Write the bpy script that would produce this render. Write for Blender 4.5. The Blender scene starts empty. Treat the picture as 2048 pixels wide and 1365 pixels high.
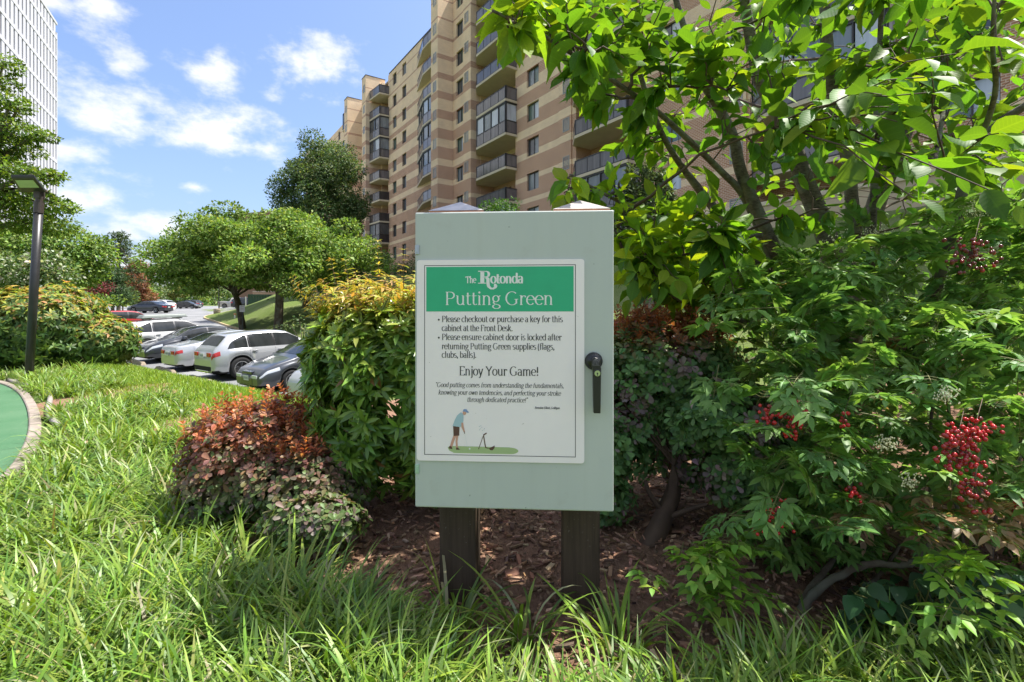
import bpy, math, random
import numpy as np
from mathutils import Vector, Matrix
random.seed(7)
RNG = np.random.default_rng(11)
sc = bpy.context.scene
COL = sc.collection
R = math.radians
# ------------------------------------------------------------------ camera
F = 1010.0            # focal length in pixels of a 2048 wide picture
HY = 628.0            # horizon row
EYE = 1.05
cam_d = bpy.data.cameras.new("camera")
cam_d.sensor_width = 36.0
cam_d.lens = F / 2048.0 * 36.0
cam_d.shift_y = -(682.5 - HY) / 2048.0
cam_d.clip_start = 0.05
cam_d.clip_end = 3000.0
cam = bpy.data.objects.new("camera", cam_d)
cam.location = (0, 0, EYE)
cam.rotation_euler = (R(90), 0, 0)
COL.objects.link(cam)
sc.camera = cam
# ------------------------------------------------------------------ light
SUN_AZ, SUN_EL = R(71), R(65)
SKY_STRENGTH = 0.10
SUN_STRENGTH = 2.0
sc.view_settings.view_transform = 'Standard'
sc.view_settings.look = 'None'
sc.view_settings.exposure = 2.27
sc.view_settings.gamma = 1.0
sdir = Vector((math.sin(SUN_AZ) * math.cos(SUN_EL), math.cos(SUN_AZ) * math.cos(SUN_EL), math.sin(SUN_EL)))
sun_d = bpy.data.lights.new("sun", 'SUN')
sun_d.energy = SUN_STRENGTH
sun_d.angle = R(0.55)
sun_d.color = (1.0, 0.955, 0.88)
sun = bpy.data.objects.new("sun", sun_d)
sun.rotation_euler = sdir.to_track_quat('Z', 'Y').to_euler()
sun.location = sdir * 60
COL.objects.link(sun)

def make_world():
    w = bpy.data.worlds.new("World")
    sc.world = w
    w.use_nodes = True
    w.cycles.sampling_method = 'MANUAL'
    w.cycles.sample_map_resolution = 256
    nt = w.node_tree
    nt.nodes.clear()
    N = nt.nodes.new
    L = nt.links.new
    out = N('ShaderNodeOutputWorld')
    bg = N('ShaderNodeBackground')
    bg.inputs['Strength'].default_value = SKY_STRENGTH
    L(bg.outputs[0], out.inputs[0])
    sky = N('ShaderNodeTexSky')
    sky.sky_type = 'NISHITA'
    sky.sun_disc = False
    sky.sun_elevation = SUN_EL
    sky.sun_rotation = SUN_AZ
    sky.air_density = 1.15
    sky.dust_density = 3.0
    sky.ozone_density = 1.2
    tc = N('ShaderNodeTexCoord')
    sep = N('ShaderNodeSeparateXYZ')
    L(tc.outputs['Generated'], sep.inputs[0])
    def M(op, a, b=None, c=None, clamp=False):
        m = N('ShaderNodeMath')
        m.operation = op
        m.use_clamp = clamp
        for i, v in enumerate((a, b, c)):
            if v is None:
                continue
            if isinstance(v, (int, float)):
                m.inputs[i].default_value = v
            else:
                L(v, m.inputs[i])
        return m.outputs[0]
    X, Y, Z = sep.outputs
    az = M('ARCTAN2', X, Y)
    el = M('ARCSINE', Z)
    # clouds live on the direction sphere: (azimuth, elevation) distorted by noise
    comb = N('ShaderNodeCombineXYZ')
    L(az, comb.inputs[0])
    L(M('MULTIPLY', el, 1.7), comb.inputs[1])
    def noise(scale, detail, rough, off):
        n = N('ShaderNodeTexNoise')
        n.inputs['Scale'].default_value = scale
        n.inputs['Detail'].default_value = detail
        n.inputs['Roughness'].default_value = rough
        va = N('ShaderNodeVectorMath'); va.inputs[1].default_value = off
        L(comb.outputs[0], va.inputs[0]); L(va.outputs[0], n.inputs['Vector'])
        return n.outputs[0]
    n1 = noise(13.0, 5.0, 0.60, (3, 1, 0))
    n2 = noise(4.2, 2.0, 0.55, (0, 7, 2))
    nb = noise(5.5, 2.0, 0.5, (5, 2, 9))
    # the puffs in view: (px, py, half width px, half height px, weight)
    puffs = [(425, 145, 62, 42, 1.0), (630, 135, 85, 42, 1.0), (245, 130, 36, 24, .9), (195, 225, 120, 62, .95),
             (415, 262, 140, 58, 1.05), (165, 390, 120, 48, .9), (340, 458, 150, 36, 1.0), (205, 20, 70, 48, 1.0),
             (110, 5, 60, 22, .8), (160, 295, 75, 36, .8), (545, 182, 26, 16, .8), (390, 375, 26, 10, .7),
             (330, 530, 200, 26, .75), (200, 345, 50, 14, .6), (60, 250, 90, 60, .9), (500, 290, 60, 20, .7)]
    best = None
    for px, py, hw, hh, wt in puffs:
        a0 = math.atan2(px - 1024, F)
        e0 = math.atan2(HY - py, math.hypot(px - 1024, F))
        k = 1.0 / (1 + ((px - 1024) / F) ** 2)
        sa = hw / F * k * 1.15
        se = hh / F * math.sqrt(k) * 1.15
        dx = M('DIVIDE', M('SUBTRACT', az, a0), sa)
        dy = M('DIVIDE', M('SUBTRACT', el, e0), se)
        r = M('SQRT', M('ADD', M('MULTIPLY', dx, dx), M('MULTIPLY', dy, dy)))
        v = M('MULTIPLY', M('SUBTRACT', 1.0, r), wt * 0.5)
        best = v if best is None else M('MAXIMUM', best, v)
    # away from those, unseen noise puffs, made denser to brighten the shade
    gen = M('SUBTRACT', M('MULTIPLY', nb, 2.2), .93)
    away = M('GREATER_THAN', M('ABSOLUTE', M('ADD', az, 0.45)), 0.42)
    gen = M('ADD', gen, M('MULTIPLY', M('SUBTRACT', 1.0, away), -2.0))
    dens = M('MAXIMUM', best, gen)
    dens = M('ADD', dens, M('MULTIPLY', M('SUBTRACT', n1, 0.5), 1.75))
    dens = M('ADD', dens, M('MULTIPLY', M('SUBTRACT', n2, 0.5), 0.5))
    mr = N('ShaderNodeMapRange')
    mr.interpolation_type = 'SMOOTHSTEP'
    mr.inputs['From Min'].default_value = -0.10
    mr.inputs['From Max'].default_value = 0.66
    L(dens, mr.inputs['Value'])
    up = N('ShaderNodeMapRange')
    up.inputs['From Min'].default_value = 0.0
    up.inputs['From Max'].default_value = 0.05
    L(el, up.inputs['Value'])
    mask = M('MULTIPLY', mr.outputs[0], up.outputs[0])
    mask = M('MULTIPLY', mask, 0.94)
    # cloud tone: thick middles turn faintly grey
    tone = N('ShaderNodeMix')
    tone.data_type = 'RGBA'
    th = N('ShaderNodeMapRange')
    th.inputs['From Min'].default_value = 0.35
    th.inputs['From Max'].default_value = 1.0
    th.inputs['To Max'].default_value = 0.6
    L(M('ADD', dens, M('MULTIPLY', M('SUBTRACT', n2, 0.5), 1.2)), th.inputs['Value'])
    L(th.outputs[0], tone.inputs[0])
    tone.inputs[6].default_value = (2.7, 2.65, 2.6, 1)
    tone.inputs[7].default_value = (1.6, 1.72, 1.95, 1)
    mix = N('ShaderNodeMix')
    mix.data_type = 'RGBA'
    L(mask, mix.inputs[0])
    tint = N('ShaderNodeMix')
    tint.data_type = 'RGBA'
    tint.blend_type = 'MULTIPLY'
    tint.inputs[0].default_value = 1.0
    tint.inputs[7].default_value = (.425, .46, .545, 1)
    L(sky.outputs[0], tint.inputs[6])
    L(tint.outputs[2], mix.inputs[6])
    L(tone.outputs[2], mix.inputs[7])
    L(mix.outputs[2], bg.inputs['Color'])
make_world()
sc.cycles.max_bounces = 8
sc.cycles.diffuse_bounces = 4
sc.cycles.glossy_bounces = 3
sc.cycles.transmission_bounces = 5
sc.cycles.transparent_max_bounces = 12
sc.cycles.caustics_reflective = False
sc.cycles.caustics_refractive = False
sc.cycles.use_denoising = True
sc.cycles.sample_clamp_indirect = 6.0

# ------------------------------------------------------------------ helpers
def P(px, py, d):
    """a world point that the photograph shows at (px, py), d metres ahead"""
    return Vector(((px - 1024.0) / F * d, d, EYE + (HY - py) / F * d))

def proj(p):
    p = np.asarray(p, float)
    d = np.maximum(p[..., 1], 1e-3)
    return 1024 + F * p[..., 0] / d, HY - F * (p[..., 2] - EYE) / d, d

def empty(name, loc=(0, 0, 0), rz=0.0, label=None, cat=None, group=None, parent=None):
    o = bpy.data.objects.new(name, None)
    o.location = loc
    o.rotation_euler = (0, 0, rz)
    o.empty_display_size = 0.1
    COL.objects.link(o)
    if parent:
        o.parent = parent
    tag(o, label, cat, group)
    return o

def tag(o, label=None, cat=None, group=None, kind=None):
    if label: o['label'] = label
    if cat: o['category'] = cat
    if group: o['group'] = group
    if kind: o['kind'] = kind
    return o

def link(name, mesh, parent=None, loc=None, kind=None):
    o = bpy.data.objects.new(name, mesh)
    COL.objects.link(o)
    if parent: o.parent = parent
    if loc is not None: o.location = loc
    if kind: o['kind'] = kind
    return o

def wlink(name, mesh, parent, kind=None):
    """a child whose mesh is given in world coordinates although its parent stands elsewhere (unrotated)"""
    o = link(name, mesh, parent, kind=kind)
    if parent is not None:
        o.location = -Vector(parent.location)
    return o

class MB:
    def __init__(s):
        s.v = []; s.f = []; s.mi = []; s.m = 0
    def add(s, vs, fs):
        b = len(s.v)
        s.v += [tuple(v) for v in vs]
        for f in fs:
            s.f.append(tuple(i + b for i in f)); s.mi.append(s.m)
        return s
    def box(s, x0, x1, y0, y1, z0, z1, top=None):
        """top: (dx, dy) inset of the top face"""
        tx, ty = top or (0, 0)
        v = [(x0, y0, z0), (x1, y0, z0), (x1, y1, z0), (x0, y1, z0),
             (x0 + tx, y0 + ty, z1), (x1 - tx, y0 + ty, z1), (x1 - tx, y1 - ty, z1), (x0 + tx, y1 - ty, z1)]
        return s.add(v, [(3, 2, 1, 0), (4, 5, 6, 7), (0, 1, 5, 4), (1, 2, 6, 5), (2, 3, 7, 6), (3, 0, 4, 7)])
    def prism(s, poly, z0, z1):
        n = len(poly)
        v = [(x, y, z0) for x, y in poly] + [(x, y, z1) for x, y in poly]
        f = [tuple(range(n - 1, -1, -1)), tuple(range(n, 2 * n))]
        f += [(i, (i + 1) % n, n + (i + 1) % n, n + i) for i in range(n)]
        return s.add(v, f)
    def prism_y(s, poly, y0, y1):
        """polygon in xz, extruded along y (poly counter-clockwise seen from -y)"""
        n = len(poly)
        v = [(x, y0, z) for x, z in poly] + [(x, y1, z) for x, z in poly]
        f = [tuple(range(n)), tuple(range(2 * n - 1, n - 1, -1))]
        f += [((i + 1) % n, i, n + i, n + (i + 1) % n) for i in range(n)]
        return s.add(v, f)
    def tube(s, pts, rad, n=8, caps=True):
        pts = [Vector(p) for p in pts]
        if not hasattr(rad, '__len__'): rad = [rad] * len(pts)
        vs = []; fs = []
        ref = Vector((0.31, 0.17, 0.93))
        for i, p in enumerate(pts):
            t = (pts[min(i + 1, len(pts) - 1)] - pts[max(i - 1, 0)])
            t = t.normalized() if t.length > 1e-9 else Vector((0, 0, 1))
            if i == 0:
                a = t.cross(ref)
                if a.length < 1e-3: a = t.cross(Vector((1, 0, 0)))
                a.normalize()
            else:
                a = (a - t * a.dot(t)).normalized()
            b = t.cross(a)
            for k in range(n):
                an = 2 * math.pi * k / n
                vs.append(p + (a * math.cos(an) + b * math.sin(an)) * rad[i])
        for i in range(len(pts) - 1):
            for k in range(n):
                k2 = (k + 1) % n
                fs.append((i * n + k, i * n + k2, (i + 1) * n + k2, (i + 1) * n + k))
        if caps:
            fs.append(tuple(range(n - 1, -1, -1)))
            m = (len(pts) - 1) * n
            fs.append(tuple(range(m, m + n)))
        return s.add(vs, fs)
    def lathe(s, prof, n=24, M=None):
        """prof: list of (r, h); axis = +z, then matrix M"""
        vs = []; fs = []
        for r, h in prof:
            for k in range(n):
                a = 2 * math.pi * k / n
                v = Vector((r * math.cos(a), r * math.sin(a), h))
                vs.append(M @ v if M else v)
        for i in range(len(prof) - 1):
            for k in range(n):
                k2 = (k + 1) % n
                fs.append((i * n + k, i * n + k2, (i + 1) * n + k2, (i + 1) * n + k))
        fs.append(tuple(range(n - 1, -1, -1)))
        m = (len(prof) - 1) * n
        fs.append(tuple(range(m, m + n)))
        return s.add(vs, fs)
    def mesh(s, name, mats, smooth=False):
        me = bpy.data.meshes.new(name)
        me.from_pydata(s.v, [], s.f)
        if not isinstance(mats, (list, tuple)): mats = [mats]
        for m in mats: me.materials.append(m)
        if any(s.mi): me.polygons.foreach_set('material_index', s.mi)
        if smooth: me.polygons.foreach_set('use_smooth', [True] * len(me.polygons))
        me.update()
        return me
    def build(s, name, mats, parent=None, smooth=False, loc=None, kind=None, bevel=0, world=False, seg=2):
        me = s.mesh(name, mats, smooth)
        o = wlink(name, me, parent, kind) if world else link(name, me, parent, loc, kind)
        if bevel:
            b = o.modifiers.new('bevel', 'BEVEL')
            b.width = bevel; b.segments = seg; b.limit_method = 'ANGLE'; b.angle_limit = R(35)
        return o

def grid_mesh(name, V, mats, smooth=True):
    """V: (a, b, 3) array"""
    a, b = V.shape[:2]
    i = np.arange((a - 1) * (b - 1))
    r, c = i // (b - 1), i % (b - 1)
    q = np.stack([r * b + c, r * b + c + 1, (r + 1) * b + c + 1, (r + 1) * b + c], 1)
    return np_mesh(name, V.reshape(-1, 3), q, mats, smooth)

def np_mesh(name, verts, faces, mats, smooth=True, cols=None, uvs=None):
    """faces: (n, k) with equal k; cols: per-vertex (n,3) colours; uvs per vertex"""
    verts = np.asarray(verts, np.float32); faces = np.asarray(faces, np.int32)
    me = bpy.data.meshes.new(name)
    nf, k = faces.shape
    me.vertices.add(len(verts)); me.loops.add(nf * k); me.polygons.add(nf)
    me.vertices.foreach_set('co', verts.ravel())
    me.loops.foreach_set('vertex_index', faces.ravel())
    me.polygons.foreach_set('loop_start', np.arange(0, nf * k, k, dtype=np.int32))
    me.polygons.foreach_set('use_smooth', np.full(nf, smooth, bool))
    if not isinstance(mats, (list, tuple)): mats = [mats]
    for m in mats: me.materials.append(m)
    if cols is not None:
        a = me.color_attributes.new('Col', 'FLOAT_COLOR', 'POINT')
        c4 = np.ones((len(verts), 4), np.float32); c4[:, :3] = cols
        a.data.foreach_set('color', c4.ravel())
    if uvs is not None:
        u = me.uv_layers.new(name='UV')
        u.data.foreach_set('uv', np.asarray(uvs, np.float32)[faces.ravel()].ravel())
    me.update(calc_edges=True)
    return me

# ------------------------------------------------------------------ materials
class NB:
    """a small node-tree builder"""
    def __init__(s, name):
        s.mat = bpy.data.materials.new(name)
        s.mat.use_nodes = True
        s.nt = s.mat.node_tree
        s.nt.nodes.clear()
        s.out = s.n('ShaderNodeOutputMaterial')
    def n(s, t): return s.nt.nodes.new(t)
    def l(s, a, b): s.nt.links.new(a, b)
    def set(s, sock, v):
        if isinstance(v, bpy.types.NodeSocket): s.l(v, sock)
        elif isinstance(v, (tuple, list)) and len(v) == 3 and sock.type == 'RGBA': sock.default_value = (*v, 1)
        else: sock.default_value = v
    def math(s, op, a, b=None, clamp=False):
        m = s.n('ShaderNodeMath'); m.operation = op; m.use_clamp = clamp
        s.set(m.inputs[0], a)
        if b is not None: s.set(m.inputs[1], b)
        return m.outputs[0]
    def coord(s, which='Object'):
        return s.n('ShaderNodeTexCoord').outputs[which]
    def mapping(s, v, scale=(1, 1, 1), loc=(0, 0, 0), rot=(0, 0, 0)):
        m = s.n('ShaderNodeMapping'); s.l(v, m.inputs[0])
        m.inputs['Scale'].default_value = scale; m.inputs['Location'].default_value = loc; m.inputs['Rotation'].default_value = rot
        return m.outputs[0]
    def noise(s, v=None, scale=5, detail=4, rough=.55, out=0):
        t = s.n('ShaderNodeTexNoise')
        if v is not None: s.l(v, t.inputs['Vector'])
        t.inputs['Scale'].default_value = scale; t.inputs['Detail'].default_value = detail; t.inputs['Roughness'].default_value = rough
        return t.outputs[out]
    def ramp(s, f, stops):
        r = s.n('ShaderNodeValToRGB'); s.l(f, r.inputs[0])
        e = r.color_ramp.elements
        while len(e) < len(stops): e.new(0.5)
        for el, (p, c) in zip(e, stops):
            el.position = p; el.color = (*c, 1) if len(c) == 3 else c
        return r.outputs[0]
    def rng(s, f, a, b, c=0.0, d=1.0, smooth=False):
        m = s.n('ShaderNodeMapRange'); s.l(f, m.inputs[0])
        if smooth: m.interpolation_type = 'SMOOTHSTEP'
        for i, v in zip((1, 2, 3, 4), (a, b, c, d)): m.inputs[i].default_value = v
        return m.outputs[0]
    def mix(s, f, a, b, mode='MIX'):
        m = s.n('ShaderNodeMix'); m.data_type = 'RGBA'; m.blend_type = mode
        s.set(m.inputs[0], f); s.set(m.inputs[6], a); s.set(m.inputs[7], b)
        return m.outputs[2]
    def bump(s, h, strength=.3, dist=.01):
        b = s.n('ShaderNodeBump'); s.l(h, b.inputs['Height'])
        b.inputs['Strength'].default_value = strength; b.inputs['Distance'].default_value = dist
        return b.outputs[0]
    def pbr(s, color, rough=.5, metal=0., spec=.5, normal=None, coat=0., alpha=None, trans=0., coat_rough=.03):
        b = s.n('ShaderNodeBsdfPrincipled')
        s.set(b.inputs['Base Color'], color); s.set(b.inputs['Roughness'], rough); s.set(b.inputs['Metallic'], metal)
        b.inputs['Specular IOR Level'].default_value = spec
        b.inputs['Coat Weight'].default_value = coat; b.inputs['Coat Roughness'].default_value = coat_rough
        b.inputs['Transmission Weight'].default_value = trans
        if normal is not None: s.l(normal, b.inputs['Normal'])
        if alpha is not None: s.set(b.inputs['Alpha'], alpha)
        return b.outputs[0]
    def done(s, shader):
        s.l(shader, s.out.inputs['Surface'])
        return s.mat

def plain(name, color, rough=.5, metal=0., spec=.5, var=0.0, scale=8.0, bump=0.0, coat=0.):
    b = NB(name)
    c = color
    nrm = None
    if var or bump:
        n = b.noise(b.coord(), scale, 5, .6)
        if var:
            f = b.rng(n, .3, .7, 1 - var, 1 + var)
            g = b.n('ShaderNodeCombineColor')
            for i in range(3): b.l(f, g.inputs[i])
            c = b.mix(1.0, color, g.outputs[0], 'MULTIPLY')
        if bump: nrm = b.bump(n, bump, .01)
    return b.done(b.pbr(c, rough, metal, spec, nrm, coat))

def leaf_mat(name, trans=.35, rough=.42, spec=.45, tcol=(1.25, 1.15, .55), veins=0.0):
    b = NB(name)
    a = b.n('ShaderNodeAttribute'); a.attribute_name = 'Col'
    col = a.outputs['Color']
    nrm = None
    if veins:
        uv = b.n('ShaderNodeUVMap'); uv.uv_map = 'UV'
        sp = b.n('ShaderNodeSeparateXYZ'); b.l(uv.outputs[0], sp.inputs[0])
        ax = b.math('ABSOLUTE', b.math('SUBTRACT', sp.outputs[0], .5))
        w = b.math('SINE', b.math('MULTIPLY', b.math('SUBTRACT', sp.outputs[1], b.math('MULTIPLY', ax, .55)), 62.0))
        side = b.rng(w, .72, 1.0, 0, 1, True)
        midrib = b.rng(ax, 0.0, .03, 1, 0)
        v = b.math('MAXIMUM', b.math('MULTIPLY', side, .55), midrib)
        col = b.mix(b.math('MULTIPLY', v, veins), col, b.mix(1.0, col, (1.9, 1.7, 1.5), 'MULTIPLY'))
        nrm = b.bump(w, .10, .001)
    p = b.pbr(col, rough, 0, spec, nrm)
    t = b.n('ShaderNodeBsdfTranslucent')
    b.l(b.mix(1.0, col, tcol, 'MULTIPLY'), t.inputs[0])
    m = b.n('ShaderNodeMixShader'); m.inputs[0].default_value = trans
    b.l(p, m.inputs[1]); b.l(t.outputs[0], m.inputs[2])
    return b.done(m.outputs[0])

def bark_mat(name, c1, c2, scale=18, stretch=(1, 1, .25)):
    b = NB(name)
    v = b.mapping(b.coord(), stretch)
    n = b.noise(v, scale, 6, .65)
    n2 = b.noise(b.coord(), scale * .25, 3, .5)
    c = b.mix(b.rng(n, .35, .65), c1, c2)
    c = b.mix(b.rng(n2, .45, .62, 0, .5), c, (.22, .24, .18))
    return b.done(b.pbr(c, .9, 0, .2, b.bump(n, .6, .012)))

def pane_mat(name, color, rough=.06, spec=.8):
    b = NB(name)
    n = b.noise(b.mapping(b.coord(), (1.2, 1.2, .12)), 3.0, 2, .5)
    c = b.mix(b.rng(n, .35, .65), color, tuple(min(1, x * 1.35 + .01) for x in color))
    return b.done(b.pbr(c, rough, 0, spec, b.bump(b.noise(b.coord(), .6, 1, .3), .04, .05)))

MAT = {}
def mats():
    M = MAT
    M['leaf_cherry'] = leaf_mat('leaf_cherry', .5, .5, .3, (1.35, 1.2, .35), .3)
    M['leaf'] = leaf_mat('leaf', .42, .46, .35)
    M['leaf_gloss'] = leaf_mat('leaf_gloss', .34, .30, .5, (1.25, 1.1, .45))
    M['leaf_far'] = leaf_mat('leaf_far', .38, .55, .25)
    M['blade'] = leaf_mat('blade', .34, .42, .45, (1.2, 1.15, .45))
    M['bark'] = bark_mat('bark', (.07, .05, .036), (.16, .125, .09))
    M['bark_cherry'] = bark_mat('bark_cherry', (.06, .048, .04), (.17, .145, .115), 34, (1, 1, 3.0))
    M['twig'] = plain('twig', (.085, .055, .035), .8, var=.3)
    M['stem_green'] = plain('stem_green', (.16, .16, .05), .6, var=.3)
    M['stem_red'] = plain('stem_red', (.22, .07, .045), .6, var=.3)
    M['concrete'] = plain('concrete', (.42, .39, .34), .9, var=.22, scale=6, bump=.2)
    M['kerb_yellow'] = plain('kerb_yellow', (.52, .40, .22), .85, var=.25, scale=5, bump=.2)
    M['slab'] = plain('slab', (.60, .51, .37), .85, var=.07, scale=1.5)
    M['dark_metal'] = plain('dark_metal', (.035, .034, .036), .38, .2, .5, var=.15)
    M['black_plastic'] = plain('black_plastic', (.013, .013, .015), .33, 0, .5, var=.2, scale=60)
    M['rubber'] = plain('rubber', (.018, .018, .019), .8, 0, .3, var=.2)
    M['rim'] = plain('rim', (.52, .53, .55), .28, .9)
    M['chrome'] = plain('chrome', (.7, .7, .72), .15, 1.0)
    M['plate'] = plain('plate', (.62, .63, .62), .5)
    M['ink'] = plain('ink', (.022, .024, .028), .55)
    M['head_lamp'] = plain('head_lamp', (.62, .64, .66), .1, .25, .8)
    M['tail_lamp'] = plain('tail_lamp', (.42, .022, .018), .14, 0, .7)
    M['amber'] = plain('amber', (.75, .25, .05), .2, 0, .6)
    M['car_glass'] = pane_mat('car_glass', (.014, .017, .018), .05, .5)
    M['pane_dark'] = pane_mat('pane_dark', (.05, .055, .06))
    M['pane_grey'] = pane_mat('pane_grey', (.16, .18, .20))
    M['pane_pale'] = pane_mat('pane_pale', (.42, .45, .50))
    M['pane_green'] = pane_mat('pane_green', (.09, .13, .11))
    M['rail_glass'] = pane_mat('rail_glass', (.125, .112, .118), .10, .7)
    M['rail_dark'] = pane_mat('rail_dark', (.035, .03, .03), .15, .5)
    M['frame_dark'] = plain('frame_dark', (.045, .042, .042), .45, .2)
    M['louvre'] = plain('louvre', (.34, .34, .32), .5, .1, var=.15)
    M['white_pier'] = plain('white_pier', (.50, .50, .53), .7, var=.03, scale=.6)
    M['door_dark'] = plain('door_dark', (.06, .065, .068), .35)
    M['stucco'] = plain('stucco', (.50, .40, .27), .9, var=.08, scale=3)
    def car(name, c, metal=.35, rough=.3):
        b = NB(name)
        n = b.noise(b.coord(), 900, 2, .5)
        return b.done(b.pbr(b.mix(b.rng(n, .3, .7, 0, .15), c, tuple(x * .7 for x in c)), rough, metal, .5, None, .9))
    M['paint_silver'] = car('paint_silver', (.50, .515, .53), .45)
    M['paint_white'] = car('paint_white', (.66, .67, .68), .05)
    M['paint_dark'] = car('paint_dark', (.045, .05, .06), .35)
    M['paint_grey'] = car('paint_grey', (.075, .082, .095), .4)
    M['paint_black'] = car('paint_black', (.018, .019, .022), .2)
    M['paint_navy'] = car('paint_navy', (.022, .026, .04), .3)
    M['paint_red'] = car('paint_red', (.42, .03, .03), .1)
    M['paint_tan'] = car('paint_tan', (.46, .44, .40), .4)
mats()

def asphalt():
    b = NB('asphalt')
    v = b.coord('Object')
    n = b.noise(v, 90, 3, .7)
    n2 = b.noise(v, .35, 4, .55)
    c = b.mix(b.rng(n, .3, .7), (.13, .133, .14), (.24, .245, .255))
    c = b.mix(b.rng(n2, .42, .6, 0, .55), c, (.29, .295, .305))
    return b.done(b.pbr(c, .93, 0, .25, b.bump(n, .3, .006)))
def lawn_soil():
    b = NB('lawn_soil')
    v = b.coord('Object')
    n = b.noise(v, 40, 5, .7)
    n2 = b.noise(v, .5, 4, .55)
    c = b.mix(b.rng(n, .3, .7), (.085, .125, .03), (.15, .20, .055))
    c = b.mix(b.rng(n2, .45, .62, 0, .5), c, (.18, .20, .085))
    return b.done(b.pbr(c, .95, 0, .1, b.bump(n, .8, .03)))
def mulch_soil():
    b = NB('mulch_soil')
    v = b.coord('Object')
    n = b.noise(b.mapping(v, (1, .55, 1), rot=(0, 0, .6)), 55, 6, .75)
    n2 = b.noise(v, 2.2, 4, .6)
    c = b.mix(b.rng(n, .3, .7), (.15, .085, .055), (.42, .26, .17))
    c = b.mix(b.rng(n2, .42, .62, 0, .6), c, (.34, .19, .13))
    return b.done(b.pbr(c, .95, 0, .15, b.bump(n, 1.0, .03)))
def turf():
    b = NB('turf')
    v = b.coord('Object')
    n = b.noise(v, 260, 3, .7)
    n2 = b.noise(v, 1.3, 4, .6)
    n3 = b.noise(v, 35, 2, .5)
    c = b.mix(b.rng(n, .3, .7), (.04, .115, .055), (.095, .20, .105))
    c = b.mix(b.rng(n2, .4, .65, 0, .35), c, (.13, .22, .13))
    c = b.mix(b.rng(n3, .70, .76, 0, .7), c, (.30, .26, .15))
    return b.done(b.pbr(c, .95, 0, .1, b.bump(n, .6, .006)))
def brick(name='band_brick'):
    """brick courses whose colour bands follow the height on the wall"""
    b = NB(name)
    geo = b.n('ShaderNodeNewGeometry')
    sp = b.n('ShaderNodeSeparateXYZ'); b.l(geo.outputs['Position'], sp.inputs[0])
    z = sp.outputs[2]
    ph = b.math('DIVIDE', b.math('SUBTRACT', 66.07, z), 1.806)   # 29.95 + 20 * 1.806
    fr = b.math('MULTIPLY', b.math('FRACT', ph), 1.806)
    t = b.math('ADD', .15, b.math('MULTIPLY', b.math('SUBTRACT', 30.0, z), .0714))
    t = b.math('MINIMUM', b.math('MAXIMUM', t, .13), 1.42)
    dark = b.math('LESS_THAN', fr, t)
    ob = b.coord('Object')
    so = b.n('ShaderNodeSeparateXYZ'); b.l(ob, so.inputs[0])
    cv = b.n('ShaderNodeCombineXYZ')
    b.l(b.math('ADD', so.outputs[0], so.outputs[1]), cv.inputs[0]); b.l(so.outputs[2], cv.inputs[1])
    def bt(c1, c2, mo):
        k = b.n('ShaderNodeTexBrick'); b.l(cv.outputs[0], k.inputs['Vector'])
        b.set(k.inputs['Color1'], c1); b.set(k.inputs['Color2'], c2); b.set(k.inputs['Mortar'], mo)
        k.inputs['Scale'].default_value = 1.0
        k.inputs['Brick Width'].default_value = .245; k.inputs['Row Height'].default_value = .092
        k.inputs['Mortar Size'].default_value = .015; k.inputs['Bias'].default_value = .1
        return k
    k1 = bt((.88, .65, .40), (.80, .57, .345), (.84, .68, .52))
    k2 = bt((.42, .195, .11), (.51, .265, .155), (.70, .54, .42))
    c = b.mix(dark, k1.outputs[0], k2.outputs[0])
    n = b.noise(ob, .8, 4, .6)
    g = b.ramp(n, [(.3, (.90, .90, .90)), (.7, (1.08, 1.07, 1.05))])
    c = b.mix(1.0, c, g, 'MULTIPLY')
    return b.done(b.pbr(c, .88, 0, .25, b.bump(b.math('SUBTRACT', 1.0, k1.outputs[1]), .5, .006)))
def post_wood():
    b = NB('post_wood')
    v = b.coord('Object')
    n = b.noise(b.mapping(v, (1, 1, .05)), 60, 5, .65)
    c = b.mix(b.rng(n, .3, .7), (.040, .027, .017), (.085, .058, .038))
    s1 = b.noise(v, 130, 2, .5); s2 = b.noise(v, 6, 3, .6)
    sp = b.math('MULTIPLY', b.rng(s1, .68, .74), b.rng(s2, .42, .62))
    c = b.mix(b.math('MULTIPLY', sp, .6), c, (.34, .31, .28))
    return b.done(b.pbr(c, .7, 0, .35, b.bump(n, .3, .003)))
def cabinet_paint():
    b = NB('cabinet_paint')
    v = b.coord('Object')
    n = b.noise(v, 160, 2, .5)
    n2 = b.noise(b.mapping(v, (1, 1, .3)), 3.5, 5, .65)
    n3 = b.noise(v, 42, 2, .4)
    c = b.mix(b.rng(n2, .35, .68), (.45, .485, .455), (.49, .52, .48))
    st = b.noise(b.mapping(v, (1, 1, .035)), 26, 4, .6)
    c = b.mix(b.rng(st, .5, .75, 0, .16), c, (.36, .36, .31))
    gr = b.noise(v, 11, 6, .7)
    c = b.mix(b.rng(gr, .58, .74, 0, .22), c, (.34, .33, .28))
    c = b.mix(b.rng(n3, .745, .765, 0, .6), c, (.12, .13, .11))
    return b.done(b.pbr(c, b.rng(n2, .3, .7, .36, .5), 0, .45, b.bump(n, .05, .001)))
MAT.update(asphalt=asphalt(), lawn_soil=lawn_soil(), mulch_soil=mulch_soil(), turf=turf(), brick=brick(),
           post_wood=post_wood(), cabinet_paint=cabinet_paint())
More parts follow.
